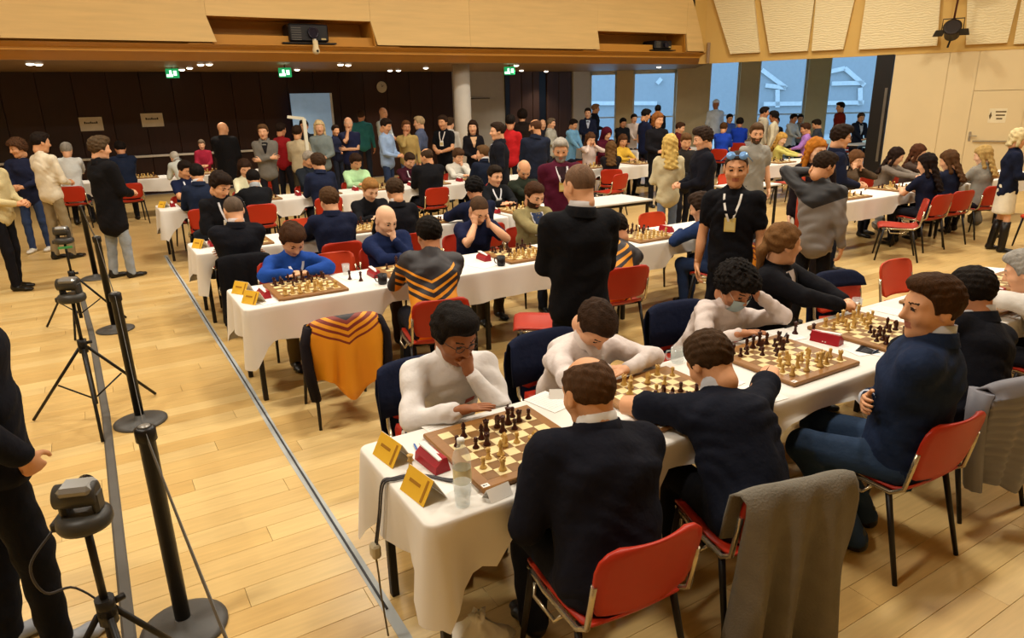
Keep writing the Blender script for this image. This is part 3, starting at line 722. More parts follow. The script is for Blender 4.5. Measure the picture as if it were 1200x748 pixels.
# right wall: cream below the band, ochre above, acoustic boards, door
def wpt(t, off=0): p = A_+WD*t+WN*off; return p
def wbox(t0, t1, z0, z1, o0, o1, mb=None):
    mb = mb or MB(); a, b, c, d = wpt(t0, o0), wpt(t1, o0), wpt(t1, o1), wpt(t0, o1)
    q = [tuple(a), tuple(b), tuple(c), tuple(d)]
    return mb.loft([[(x, y, z0) for x, y in q], [(x, y, z1) for x, y in q]])
def wt(px, py=100): p = GP(px, py, (*A_, 0), (*WN, 0)); return float((p[:2]-A_)@WD), float(p[2])
tp0, tp1 = wt(1021, 120)[0], wt(1041, 120)[0]
BAND = LOWZ
wr = wbox(tp1+.02, 22, 0, BAND, .022, .25).obj('wall_right', cream, **S_)
wru = wbox(-.3, 22, BAND+.0, TOPZ, .02, .3).obj('wall_right_upper', ochre_wall, **S_)
wbox(-.3, 22, BAND-.01, BAND+.05, -.015, .05).obj('ledge', ochre_wall, wru)
wbox(tp0, tp1, 0, BAND, -.05, .32).obj('door_frame_black', black_lac, **S_)
wbox(wt(1030, 160)[0], wt(1033, 160)[0], .4, 2.2, -.07, -.05).obj('trim_2', mat('steel_edge', '#77736c', .3, .8), **S_)
def acou():
    m = bpy.data.materials.new('acoustic_board'); m.use_nodes = True; nt = m.node_tree; b = nt.nodes['Principled BSDF']
    b.inputs['Base Color'].default_value = (*lin('#e4d3a6'), 1); b.inputs['Roughness'].default_value = .7
    tc = nt.nodes.new('ShaderNodeTexCoord'); w = nt.nodes.new('ShaderNodeTexWave'); w.wave_type = 'BANDS'; w.bands_direction = 'Z'; w.inputs['Scale'].default_value = 5.5; w.inputs['Distortion'].default_value = 7; w.inputs['Detail'].default_value = 2; w.inputs['Detail Scale'].default_value = 1.2
    nt.links.new(tc.outputs['Object'], w.inputs['Vector']); bp = nt.nodes.new('ShaderNodeBump'); bp.inputs['Strength'].default_value = .32; bp.inputs['Distance'].default_value = .04
    nt.links.new(w.outputs[0], bp.inputs['Height']); nt.links.new(bp.outputs[0], b.inputs['Normal']); return m
AC = acou()
APAN = [((838, 884), (857, 891), 62.5), ((893, 955), (903, 947), 61), ((957, 1002), (952, 988.5), 59), ((1015, 1102), (1007, 1098), 56), ((1134, 1193), (1132, 1180), 51.5), ((1197, 1260), (1188, 1262), 50)]
for (a, b), (c, d), yb in APAN:
    zb = wt((c+d)/2, yb)[1]; zt_ = wt((a+b)/2, 0)[1]
    t = [wt(c, yb)[0], wt(d, yb)[0], wt(b, 0)[0], wt(a, 0)[0]]; k = (TOPZ-.6-zt_)/(zt_-zb)
    t2, t3 = t[2]+(t[2]-t[1])*k, t[3]+(t[3]-t[0])*k; pts = [(t[0], zb), (t[1], zb), (t2, TOPZ-.6), (t3, TOPZ-.6)]
    r0 = [(*wpt(x, -.10 if i < 2 else -.06), z) for i, (x, z) in enumerate(pts)]; r1 = [(*wpt(x, .02), z) for x, z in pts]
    MB().loft([r0, r1]).obj('acoustic_panel', AC, wru)
# door leaf in the right wall
td0 = wt(1131, 165)[0]; td1 = td0+1.05
dr = wbox(td0+.006, td1-.006, .01, wt(1165, 106)[1]-.006, -.012, .0).obj('door_1', cream, **S_)
dz_ = wt(1165, 106)[1]; tx = wt(1103, 130)[0]; gp = .006
for a, b, z0, z1 in ((tp1+.02, tx-gp, 0, BAND), (tx+gp, td0-gp, 0, BAND), (td0+gp, td1-gp, dz_+gp, BAND), (td1+gp, 22, 0, BAND)): wbox(a, b, z0, z1, 0, .021).obj('panel', cream, wr)
steel = mat('brushed_steel', '#b8b2a6', .3, .9, var=.05)
h = wbox(td0+.05, td0+.10, .93, 1.15, -.03, -.012); wbox(td0+.06, td0+.10, 1.04, 1.07, -.08, -.03, h); wbox(td0+.06, td0+.22, 1.045, 1.065, -.085, -.065, h); h.obj('door_handle', steel, dr)
wbox(td0+.15, td1-.1, .92, .95, -.07, -.045).obj('push_bar', steel, dr)
# notice on the door
t0, z0 = wt(1157, 144); t1, z1 = wt(1181, 127)
wbox(t0, t1, z0, z1, -.016, -.0125).obj('notice', mat('notice_paper', '#e3d6b2', .7), dr)
ink = mat('notice_ink', '#5e4a26', .8)
nb_ = MB()
for i, (a, b) in enumerate(((.36, .96), (.40, .92), (.46, .80))): wbox(t0+(t1-t0)*a, t0+(t1-t0)*b, z1-(z1-z0)*(.18+.24*i+.10), z1-(z1-z0)*(.18+.24*i), -.0175, -.016, nb_)
nb_.loft([[(*wpt(t0+(t1-t0)*x, -.0175), z0+(z1-z0)*z) for x, z in ((.02, .5), (.10, .22), (.18, .5), (.10, .78))], [(*wpt(t0+(t1-t0)*x, -.016), z0+(z1-z0)*z) for x, z in ((.02, .5), (.10, .22), (.18, .5), (.10, .78))]])
nb_.obj('notice_print', ink, dr)
# window front with piers beyond the opening
def vt(px, py=120): p = GP(px, py, (*W0, 0), (*VN, 0)); return float((p[:2]-W0)@VD)
def vbox(t0, t1, z0, z1, o0, o1, mb=None):
    mb = mb or MB(); q = [tuple(W0+VD*t+VN*o) for t, o in ((t0, o0), (t1, o0), (t1, o1), (t0, o1))]
    return mb.loft([[(x, y, z0) for x, y in q], [(x, y, z1) for x, y in q]])
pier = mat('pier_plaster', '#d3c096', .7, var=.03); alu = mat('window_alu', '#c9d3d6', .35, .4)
PIERS = [(684, 691), (722, 741), (791, 829), (864, 886), (942, 967), (1036, 1075)]
glass = mat('window_glass', '#ffffff', .02, var=0, trans=1, ior=1.02)
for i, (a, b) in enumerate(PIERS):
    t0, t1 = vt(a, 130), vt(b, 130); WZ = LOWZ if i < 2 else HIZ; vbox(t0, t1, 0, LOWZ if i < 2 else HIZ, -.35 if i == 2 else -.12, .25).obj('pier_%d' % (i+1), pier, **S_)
    if i+1 < len(PIERS):
        w0, w1 = t1, vt(PIERS[i+1][0], 130); f = vbox(w0, w0+.06, 0, WZ, .02, .10)
        vbox(w1-.06, w1, 0, WZ, .02, .10, f); vbox(w0, w1, 0, .08, .02, .10, f); vbox(w0, w1, WZ-.12, WZ, .02, .10, f)
        fo = f.obj('window_%d' % (i+1), alu, **S_); vbox(w0+.06, w1-.06, 1.42, 1.46, .03, .09).obj('transom', alu, fo)
        vbox(w0+.06, w1-.06, .08, WZ-.12, .055, .061).obj('pane', glass, fo)
# outside: terrace, a house with white gable boards
og = MB(); og.prism([tuple(W0+VD*-6+VN*.3), tuple(W0+VD*22+VN*.3), tuple(W0+VD*40+VN*60), tuple(W0+VD*-30+VN*60)], -.3, -.1); og.obj('ground_outside', mat('pale_paving', '#cfcdc8', .8), **S_)
hm = mat('house_wall', '#b9bcbe', .8, var=.04); hw = mat('house_white', '#f0f0ee', .7)
hs_ = MB(); HOFF = 16
vbox(-2, 34, -.1, 6.2, HOFF, HOFF+4).obj('house_outside', hm, **S_)
house = bpy.data.objects['house_outside']
def hline(a, b, w=.22):
    pa = GP(*a, (*(W0+VN*(HOFF-.1)), 0), (*VN, 0)); pb = GP(*b, (*(W0+VN*(HOFF-.1)), 0), (*VN, 0)); MB().beam(pa, pb, w, .12, 0, (*VN, 0)).obj('gable_board', hw, house)
for l in (((893, 82), (921, 103)), ((921, 103), (897, 100)), ((911, 105), (911, 126)), ((972, 84), (990, 80)), ((990, 80), (1013, 100)), ((975, 98), (1012, 97)), ((1008, 103), (1008, 123)), ((690, 121), (770, 121)), ((895, 122), (1012, 120)), ((775, 92), (770, 98))): hline(*l)
# signs, clock, screen, exit signs, spots under the low ceiling
sheet = mat('sheet_paper', '#cfc8bb', .8); ink2 = mat('black_ink', '#17120f', .7)
for lbl, x0, x1, y0, y1 in (('white notice sheet with one black word, further from the exit sign', 95, 119, 137, 154), ('white notice sheet with one black word, nearer the exit sign', 167, 190, 132.5, 149)):
    p = GY(x0, y1, BACKY-.02); q = GY(x1, y0, BACKY-.02); w_, h_ = q[0]-p[0], q[2]-p[2]
    r = empty('notice_sheet', lbl, 'sign', (p[0], BACKY-.012, p[2])); MB().box((0, 0, 0), (w_, .006, h_)).obj('sheet', sheet, r)
    b = MB(); n = 7
    for i in range(n):
        x = w_*(.2+.6*i/n); hh_ = h_*(.11 if i % 3 else .16); b.box((x, -.002, h_*.52), (x+w_*.065, 0, h_*.52+hh_)); b.box((x+w_*.02, -.0025, h_*.53), (x+w_*.045, -.002, h_*.53+hh_*.3))
    b.obj('lettering', ink2, r)
p = GY(447, 102, BACKY-.03); r = empty('wall_clock', 'small round white clock on the dark panelled wall', 'clock', tuple(p))
b = MB(); b.lathe([(.15, 0), (.16, .02), (.15, .035)], 24); o = b.obj('case', mat('clock_case', '#b7ad98', .5), r); o.rotation_euler = (math.pi/2, 0, 0)
MB().beam((0, -.04, 0), (.05, -.04, .05), .012, .004, 0, (0, 1, 0)).beam((0, -.04, 0), (-.01, -.04, .09), .010, .004, 0, (0, 1, 0)).obj('hand', ink2, r)
p = GY(344, 150, BACKY-.5); q = GY(387, 109, BACKY-.5); r = empty('projection_screen', 'pale blue projection screen behind the crowd by the dark wall', 'screen', (p[0], BACKY-.5, 0))
MB().box((0, -.02, p[2]-.5), (q[0]-p[0], .02, q[2])).obj('screen_surface', mat('screen_blue', '#8fb0d0', .5, emit=.25), r)
MB().box((-.03, -.03, 0), (.03, .03, p[2]-.4)).box((q[0]-p[0]-.03, -.03, 0), (q[0]-p[0]+.03, .03, q[2])).obj('frame', mat('screen_frame', '#c9cdd2', .4), r)
green = mat('exit_green', '#1f9c5b', .4, emit=.9); egw = mat('exit_white', '#d9ffe9', .4, emit=2.0)
for lb, px, py, D in (('green exit sign over the two white notice sheets', 202, 86, 16.5), ('green exit sign beside the projection screen', 334, 85, 16.5), ('green exit sign between the grey panel and brown boards', 597, 83, 19)):
    p = GD(px, py, D); r = empty('exit_sign', lb, 'exit sign', tuple(p), -YAW)
    MB().box((-.14, -.03, -.10), (.14, .03, .10), 0, .01).obj('sign_box', green, r)
    MB().box((-.12, -.034, -.075), (.02, -.03, -.02)).box((-.05, -.034, -.02), (.0, -.03, .06)).box((.04, -.034, -.05), (.11, -.03, .05)).obj('pictogram', egw, r)
    MB().tube([(0, 0, .10), (0, 0, LOWZ-p[2])], .012, 6).obj('hanger', black_lac, r)
SPOTS = [(35, 74), (45, 74.5), (235, 75), (245, 74.5), (348, 81), (399, 75), (408, 75.5), (457, 82), (467, 82), (499, 79), (605, 76), (611, 82), (772, 78), (640, 83), (213, 81), (222, 79)]
sp_em = mat('spot_glow', '#fff3dc', .4, emit=5)
spb = MB().lathe([(.085, 0), (.085, -.012), (.06, -.014)], 16, 0, False).mesh('trim_ring', white_paint); spg = MB().lathe([(.07, -.010), (.060, -.030), (.035, -.042), (.001, -.045)], 16, 0, False).mesh('lens', sp_em)
SPOTW = [G(px, py, LOWZ) for px, py in SPOTS]
for i, p in enumerate(SPOTW):
    p[1] = min(p[1], BACKY-.5)
    zc = LOWZ
    r = empty('downlight', 'small round recessed downlight in the low ceiling', 'downlight', (p[0], p[1], zc), 0, 'recessed downlights in the low ceiling')
    link('trim_ring', spb, r); link('lens', spg, r)
    L = bpy.data.lights.new('downlight_lamp', 'SPOT'); L.energy = DOWN_POWER; L.color = (1, .88, .72); L.spot_size = 1.9; L.spot_blend = .8; L.shadow_soft_size = .08
    lo_ = link('lamp', L, r); lo_.location = (0, 0, -.07)
# main ceiling luminaires (above the frame)
lum = MB().box((-1.0, -.25, -.06), (1.0, .25, 0), 0, .01).mesh('housing', white_paint); lume = MB().box((-.96, -.21, -.064), (.96, .21, -.0605)).mesh('diffuser', mat('lum_glow', '#fff0d6', .5, emit=3))
for ix in range(4):
    for iy in range(3):
        r = empty('ceiling_luminaire', 'long recessed luminaire in the hall ceiling', 'ceiling light', (-2.6+ix*5.1, 0.6+iy*3.9, TOPZ-.02), 0, 'luminaires in the hall ceiling')
        side_ = ('near', 'middle', 'far')[iy]+'_'+('left', 'centre_left', 'centre_right', 'right')[ix]
        link('housing', lum, r); link('diffuser_%s_offscreen' % side_, lume, r)
        L = bpy.data.lights.new('ceiling_lamp_%s_offscreen' % side_, 'AREA'); L.energy = LAMP_POWER; L.color = LAMP_COL; L.shape = 'RECTANGLE'; L.size = .9; L.size_y = .4
        lo_ = link('ceiling_lamp_%s_offscreen' % side_, L, r); lo_.location = (0, 0, -.07)
# projectors in the niches, camera dome, stage spot
def projector(lbl, px, py, w_, h_):
    p = GY(px, py, FASY+.25); r = empty('projector', lbl, 'projector', (p[0], FASY+.28, FASZ+.013))
    MB().box((-w_*.68, -.25, 0), (w_*.68, .35, .025)).obj('shelf', black_lac, r)
    MB().box((-w_/2, -.22, .04), (w_/2, .3, .04+h_), 0, .03).obj('body', mat('projector_black', '#141315', .45), r)
    o = MB().lathe([(h_*.33, 0), (h_*.33, .05), (h_*.26, .06), (h_*.24, .03)], 18).obj('lens', mat('projector_lens', '#1d1a2a', .12), r); o.location = (w_*.1, -.22, .04+h_*.5); o.rotation_euler = (math.pi/2, 0, 0)
    g = MB()
    for i in range(6): g.box((-w_*.44, -.228, .07+i*h_*.13), (-w_*.2, -.22, .07+i*h_*.13+.015))
    g.obj('grille', mat('grille_grey', '#5b5853', .5), r)
    MB().box((w_*.30, -.226, .08), (w_*.42, -.22, .11)).obj('maker_plate', mat('plate_gold', '#b9a878', .4), r)
    for k in (-1, 1): MB().box((k*w_*.4-.03, -.1, .025), (k*w_*.4+.03, .1, .042)).obj('foot', black_lac, r)
projector('black projector in the long niche above the fascia', 360, 48, .80, .34)
projector('black projector in the short niche by the acoustic panels', 772, 57, .62, .22)
p = GY(370, 55, FASY-.08); r = empty('dome_camera', 'small cream surveillance camera hanging from the projector shelf', 'camera', tuple(p))
MB().lathe([(.05, .12), (.055, 0), (.075, -.06), (.07, -.11), (.03, -.14)], 16).obj('housing', mat('cam_cream', '#d8c7a0', .5), r)
o = MB().lathe([(.025, 0), (.02, .01)], 12).obj('lens', ink2, r); o.location = (.01, -.072, -.08); o.rotation_euler = (math.pi/2, 0, 0)
MB().box((-.02, -.02, .11), (.02, .10, .15)).obj('bracket', white_paint, r)
t, z = wt(1117, 38); q = wpt(t, -.55); r = empty('stage_spotlight', 'black stage spotlight hanging in front of the acoustic panels', 'spotlight', (q[0], q[1], z), math.atan2(WD[1], WD[0]))
o = MB().lathe([(.10, -.20), (.16, -.16), (.17, .10), (.19, .13), (.19, .17), (.15, .18)], 18).obj('lamp_body', mat('spot_black', '#221710', .5), r); o.rotation_euler = (math.radians(62), 0, 0)
for sx_ in (-1, 1): MB().beam((sx_*.22, -.15, .02), (sx_*.26, -.34, -.12), .20, .012).obj('barn_door', black_lac, r)
MB().tube([(-.21, 0, 0), (-.21, 0, .26), (.21, 0, .26), (.21, 0, 0)], .014, 6).obj('yoke', black_lac, r)
MB().tube([(0, 0, .26), (.05, .05, 1.6)], .022, 8).obj('pole', mat('pole_brown', '#4d2412', .5), r)
MB().beam((0, .2, -.1), (-.05, .15, -.35), .03, .03).obj('handle', black_lac, r)
MB().tube([(.0, .0, .9), (.3, 0, .95)], .09, 10).obj('upper_lamp', mat('spot_black', '#221710', .5), r)
# ------------------------------------------------------------------ chairs
red = mat('red_shell', '#a8270f', .42, var=.06, vscale=4, spec=.4); red2 = mat('red_shell_bright', '#c4401c', .42, var=.05, spec=.4)
leg_blk = mat('chair_leg_black', '#17110d', .45); chrome = mat('chair_chrome', '#bdb39b', .25, .85, var=.04)
def shell(wf, rows, th=.014, m=red, sub=9):
    """rows: (y, z, halfwidth, dip) lofted shell with thickness"""
    V = []; F = []; n = sub
    for (y, z, w, dip) in rows:
        for i in range(n):
            x = -1+2*i/(n-1); V.append((x*w, y, z-dip*(1-x*x)))
    k = len(rows)
    for i in range(k-1):
        for j in range(n-1): F.append((i*n+j, i*n+j+1, (i+1)*n+j+1, (i+1)*n+j))
    return V, F
def thick(V, F, off):
    n = len(V); V2 = [tuple(np.array(v)+np.array(off)) for v in V]; ed = {}
    for f in F:
        for i in range(len(f)):
            a, b = f[i], f[(i+1) % len(f)]; ed[(a, b)] = 1
    F2 = list(F)+[tuple(q+n for q in f[::-1]) for f in F]+[(b, a, a+n, b+n) for (a, b) in ed if (b, a) not in ed]
    return V+V2, F2
def chair_meshes(m):
    d = {}
    s_rows = [(.235, .425, .175, .0), (.225, .445, .195, .004), (.18, .458, .207, .010), (.08, .455, .21, .018), (-.06, .447, .208, .020), (-.16, .446, .20, .016), (-.205, .458, .19, .012), (-.225, .480, .175, .008)]
    V, F = shell(0, s_rows); V, F = thick(V, F, (0, .002, -.013)); d['seat'] = fmesh('seat', V, F, [m])
    V = []; F = []; n = 11
    rows = [(-.218, .500, .150), (-.222, .518, .186), (-.233, .575, .205), (-.246, .645, .214), (-.260, .715, .216), (-.269, .757, .205), (-.274, .782, .175), (-.276, .790, .13)]
    for (y, z, w) in rows:
        for i in range(n):
            x = -1+2*i/(n-1); V.append((x*w, y-.028*(1-x*x), z))
    for i in range(len(rows)-1):
        for j in range(n-1): F.append((i*n+j, i*n+j+1, (i+1)*n+j+1, (i+1)*n+j))
    F = [f[::-1] for f in F]; V, F = thick(V, F, (0, -.014, 0)); d['backrest'] = fmesh('backrest', V, F, [m])
    for k, nm in ((1, 'r'), (-1, 'l')):
        d['rail'+nm] = MB().tube([(k*.200, .20, .425), (k*.218, .05, .425), (k*.218, -.17, .428), (k*.216, -.225, .47), (k*.214, -.245, .58), (k*.212, -.258, .66)], .011, 8).mesh('side_rail', chrome)
        d['legf'+nm] = MB().tube([(k*.205, .17, .43), (k*.228, .235, .0)], [.015, .011], 8).mesh('leg', leg_blk)
        d['legb'+nm] = MB().tube([(k*.205, -.15, .43), (k*.228, -.265, .0)], [.015, .011], 8).mesh('leg', leg_blk)
        d['brk'+nm] = MB().tube([(k*.222, .12, .418), (k*.236, .10, .375), (k*.236, -.05, .375), (k*.222, -.08, .418)], .008, 6).mesh('link_bracket', chrome)
    d['cross'] = MB().tube([(-.20, -.13, .41), (.20, -.13, .41)], .010, 6).tube([(-.20, .15, .41), (.20, .15, .41)], .010, 6).mesh('crossbar', leg_blk)
    return d
CH = {0: chair_meshes(red), 1: chair_meshes(red2)}
def make_chair(label, loc, rz, kind=0, drape=None, group=None):
    r = empty('chair', label, 'chair', loc, rz, group); d = CH[kind]
    for k, nm in (('seat', 'seat'), ('backrest', 'backrest'), ('railr', 'side_rail'), ('raill', 'side_rail'), ('legfr', 'leg'), ('legfl', 'leg'), ('legbr', 'leg'), ('legbl', 'leg'), ('brkr', 'link_bracket'), ('brkl', 'link_bracket'), ('cross', 'crossbar')):
        link(nm, d[k], r)
    if drape: draped(loc=loc, rz=rz, **drape)
    return r
def draped(loc, rz, label, m, cat='jacket', name='jacket', front=.10, back=.50, w=.25, fold=.018, sleeves=True, quilt=0, seed=1, top=.805, hemrag=.04, right_only=False, stripe=None, slm=None):
    """garment hung over a chair back, one sheet with thickness plus hanging sleeves"""
    rnd = random.Random(seed); r = empty(name, label, cat, loc, rz)
    n = 33; V = []; F = []
    prof = [(-.215, top-.05-front), (-.232, top-.05-front*.5), (-.248, top-.05), (-.262, top-.008), (-.290, top+.004), (-.318, top-.015), (-.330, top-.06)]
    nr = 12 if not quilt else 44
    for i in range(1, nr+1): prof.append((-.335-.012*min(i*12/nr, 4)/4, top-.06-back*i/nr))
    ph = rnd.random()*6; npf = len(prof)
    for i, (y, z) in enumerate(prof):
        down = max(0, i-6)/(npf-7); 
        for j in range(n):
            x = -1+2*j/(n-1); ww = w*(1-.10*max(0, 1-abs(i-5)/4)*abs(x)**3)*(1+.05*math.sin(down*3+ph))
            fo = fold*(.25+1.4*down)*math.sin(x*9+ph+1.2*math.sin(x*3+down*2)); q = quilt*abs(math.sin(z*math.pi/.045)) if i > 5 else 0
            zz = z-(hemrag*(math.sin(x*4+ph)+.6*x) if i == npf-1 else hemrag*.7*(math.sin(x*4+ph)+.6*x)*down)-.035*abs(x)**4*(1 if 2 < i < 7 else .0)
            yy = y-.028*(1-x*x)*(1-down)-fo*(1 if i > 5 else -.2)-q*.5+(.05*abs(x)**6*down)
            V.append((x*ww, yy, zz))
    for i in range(npf-1):
        for j in range(n-1): F.append((i*n+j, i*n+j+1, (i+1)*n+j+1, (i+1)*n+j))
    me = fmesh('body', V, F, [m]); o = link('body_panel', me, r); sd = o.modifiers.new('thickness', 'SOLIDIFY'); sd.thickness = .010; sd.offset = 0
    if sleeves:
        for k in ((1, -1) if not right_only else (1,)):
            b = MB(); pts = [(k*w*.98, -.27, top-.05), (k*(w+.035), -.29, top-.16), (k*(w+.035), -.31, top-.34), (k*(w+.01), -.33, top-.55)]
            rings = []; nn = 14
            for i, p in enumerate(pts):
                t = i/3; rings.append([(p[0]+.034*math.cos(2*math.pi*q/nn)*(1+.12*math.sin(3*q+i)), p[1]+.060*(1-.25*t)*math.sin(2*math.pi*q/nn)*(1+.1*math.sin(2*q+i*2)), p[2]) for q in range(nn)])
            b.loft(rings, 0, True, True, True); b.obj('sleeve', slm or m, r)
    return r

# ------------------------------------------------------------------ tables and cloths
tbl_top = mat('table_top_white', '#d9d6d0', .5); tbl_edge = mat('table_edge', '#2a2522', .6); linen = mat('white_linen', '#dfdbd4', .85, var=.03, vscale=3, bump=.06, bscale=12, spec=.15)
TABLES = []; BOARDS = []; CLOTHS = []
def table(label, x0, x1, y0, y1, group=None, rz=0, origin=None, h=.742):
    TABLES.append((x0, x1, y0, y1))
    r = empty('folding_table', label, 'table', ((x0+x1)/2, (y0+y1)/2, 0), rz, group); a, b = (x1-x0)/2-.006, (y1-y0)/2-.006
    MB().box((-a, -b, h-.028), (a, b, h), 0, .006).obj('tabletop', [tbl_top], r)
    MB().box((-a+.04, -b+.04, h-.07), (a-.04, b-.04, h-.03)).obj('apron', tbl_edge, r)
    lm = MB().box((-.018, -.018, 0), (.018, .018, h-.03), 0, .004).mesh('leg', leg_blk)
    for sx in (-1, 1):
        for sy in (-1, 1): link('leg', lm, r, (sx*(a-.055), sy*(b-.055), 0))
    return r
def tablecloth(label, x0, x1, y0, y1, drop=.27, corner=.18, group=None, h=.744, ends=(1, 1), seed=0, rz=0, loc=(0, 0)):
    rnd = random.Random(seed); P = []; st = .045; rc = .035
    def side(ax, ay, bx, by, nx, ny):
        L = math.hypot(bx-ax, by-ay); n = max(4, int(L/st))
        for i in range(n): t = i/n; P.append((ax+(bx-ax)*t, ay+(by-ay)*t, nx, ny, min(t, 1-t)*L))
    def corn(cx, cy, a0):
        for i in range(5): a = a0+math.pi/2*i/5; P.append((cx+rc*math.cos(a), cy+rc*math.sin(a), math.cos(a), math.sin(a), -(1-abs(i-2)/2.5)))
    side(x0+rc, y0, x1-rc, y0, 0, -1); corn(x1-rc, y0+rc, -math.pi/2); side(x1, y0+rc, x1, y1-rc, 1, 0); corn(x1-rc, y1-rc, 0)
    side(x1-rc, y1, x0+rc, y1, 0, 1); corn(x0+rc, y1-rc, math.pi/2); side(x0, y1-rc, x0, y0+rc, -1, 0); corn(x0+rc, y0+rc, math.pi)
    n = len(P); V = []; F = []
    s = 0; ph = rnd.random()*6; acc = []
    for i in range(n):
        if i: s += math.hypot(P[i][0]-P[i-1][0], P[i][1]-P[i-1][1])
        acc.append(s)
    rings = [(-.03, 0, 0), (.0015, 0, 0), (.006, -.004, 0), (.009, -.012, 0)]+[(.010, None, t) for t in (.12, .25, .4, .55, .7, .85, 1.0)]
    for out, dz, t in rings:
        for i, (x, y, nx, ny, cd) in enumerate(P):
            cf = 1 if cd < 0 else max(0, 1-cd/.15)**1.4
            hd = drop+corner*cf+.012*math.sin(acc[i]*5+ph)
            wv = .016*t*math.sin(acc[i]*17+1.5*math.sin(acc[i]*4+ph))*(1 if cd > .1 else .4)+(.030*t*cf)-(.028*t if .05 < cd < .20 else 0)
            o = out+wv+.012*t; z = h+(dz if dz is not None else -.012-(hd-.012)*t)
            V.append((x+nx*o, y+ny*o, z))
    R = len(rings)
    for i in range(R-1):
        for j in range(n): k = (j+1) % n; F.append((i*n+j, (i+1)*n+j, (i+1)*n+k, i*n+k))
    F.append(tuple(range(n))); me = fmesh('tablecloth', V, F, [linen]); o = link('tablecloth', me, None, (loc[0], loc[1], 0), rz)
    me.polygons[len(F)-1].use_smooth = False
    CLOTHS.append(o); return tag(o, label, 'tablecloth', group)
TZ = .7455      # top of a cloth
# ------------------------------------------------------------------ chess
sq_l = mat('square_maple', '#e0cd97', .35, var=.08, vscale=30, objrand=.04); sq_d = mat('square_walnut', '#7f5a2e', .35, var=.12, vscale=30, objrand=.06); brd = mat('board_walnut', '#8d6232', .4, var=.10, vscale=8, stretch=(1, 6, 1))
pl = mat('boxwood', '#c9a25a', .35, var=.08, vscale=40); pd = mat('rosewood', '#3c170d', .3, var=.12, vscale=40)
paper = mat('paper_white', '#ebe8e2', .8, var=.01)
SQ = .0555; BO = .54
bm_ = MB().box((-.27, -.27, 0), (.27, .27, .022), 0, .005).mesh('board_body', brd)
sl_m = MB().box((.0004, .0004, 0), (SQ-.0004, SQ-.0004, .0012)).mesh('light_square', sq_l); sd_m = MB().box((.0004, .0004, 0), (SQ-.0004, SQ-.0004, .0008)).mesh('dark_square', sq_d)
chk_m = {}
def checker():
    b = MB()
    for i in range(8):
        for j in range(8): b.box((-.222+i*SQ, -.222+j*SQ, .022), (-.222+(i+1)*SQ, -.222+(j+1)*SQ, .0232), (i+j) % 2)
    return b.mesh('squares', [sq_d, sq_l])
CHK = checker()
def board(label, x, y, z=TZ, rz=0, full=False, group=None):
    r = empty('chessboard', label, 'chessboard', (x, y, z), rz, group); link('board_body', bm_, r); BOARDS.append((x, y))
    if full:
        for i in range(8):
            for j in range(8): link('light_square' if (i+j) % 2 else 'dark_square', sl_m if (i+j) % 2 else sd_m, r, (-.222+i*SQ, -.222+j*SQ, .022))
        MB().box((-.262, -.262, .022), (-.232, -.238, .0224)).box((-.257, -.255, .0224), (-.249, -.245, .0226), 1).box((-.247, -.252, .0224), (-.239, -.247, .0226), 1).obj('sticker', [paper, mat('sticker_ink', '#5c5a60', .8)], r)
    else: link('squares', CHK, r)
    return r
PROF = {'pawn': (.050, [(.0145, 0), (.0148, .004), (.0125, .008), (.0085, .013), (.0062, .022), (.0072, .030), (.0105, .032), (.0070, .034), (.0092, .039), (.0098, .043), (.0075, .048), (.001, .0505)]),
        'rook': (.052, [(.0165, 0), (.0168, .005), (.0135, .010), (.0100, .017), (.0092, .034), (.0125, .038), (.0128, .050), (.0095, .050), (.0092, .046), (.001, .046)]),
        'bishop': (.068, [(.0165, 0), (.0168, .005), (.0135, .010), (.0082, .018), (.0068, .036), (.0118, .040), (.0072, .043), (.0105, .051), (.0092, .059), (.0045, .066), (.0045, .069), (.001, .071)]),
        'queen': (.082, [(.0180, 0), (.0184, .005), (.0145, .011), (.0090, .020), (.0072, .046), (.0128, .050), (.0080, .054), (.0105, .066), (.0138, .074), (.0085, .075), (.0055, .079), (.001, .082)]),
        'king': (.095, [(.0185, 0), (.0189, .005), (.0150, .011), (.0095, .021), (.0078, .050), (.0135, .055), (.0085, .059), (.0112, .070), (.0138, .080), (.0080, .083), (.003, .085), (.001, .086)])}
def piece_mesh(kind, m, seg=12):
    b = MB()
    if kind == 'knight':
        b.lathe([(.0165, 0), (.0168, .005), (.0135, .010), (.0100, .016), (.0095, .020)], seg)
        prof = [(-.010, .018), (.010, .018), (.011, .030), (.004, .036), (.012, .036), (.018, .038), (.018, .044), (.008, .055), (.004, .062), (.0, .058), (-.008, .052), (-.012, .038)]
        b.loft([[(-.0065, y, z) for y, z in prof], [(.0065, y, z) for y, z in prof]])
    else:
        b.lathe(PROF[kind][1], seg)
        if kind == 'king': b.box((-.0022, -.0022, .084), (.0022, .0022, .097)).box((-.0065, -.002, .089), (.0065, .002, .093))
        if kind == 'rook':
            for i in range(4): a = math.pi/2*i; b.box((.010*math.cos(a)-.0035, .010*math.sin(a)-.0035, .049), (.010*math.cos(a)+.0035, .010*math.sin(a)+.0035, .054))
    return b.mesh(kind, m)
PM = {(k, c): piece_mesh(k, pl if c == 'w' else pd) for k in ('pawn', 'rook', 'bishop', 'queen', 'king', 'knight') for c in 'wb'}
NPIECE = [0]
def piece(kind, c, x, y, where, z=TZ+.0232, rz=0):
    o = link(kind, PM[(kind, c)], None, (x, y, z), rz); NPIECE[0] += 1
    col = 'pale boxwood' if c == 'w' else 'dark rosewood'
    return tag(o, '%s chess %s %s' % (col, kind, where), 'chess piece', '%s %ss %s' % (col, kind, where))
LET = dict(P='pawn', R='rook', N='knight', B='bishop', Q='queen', K='king')
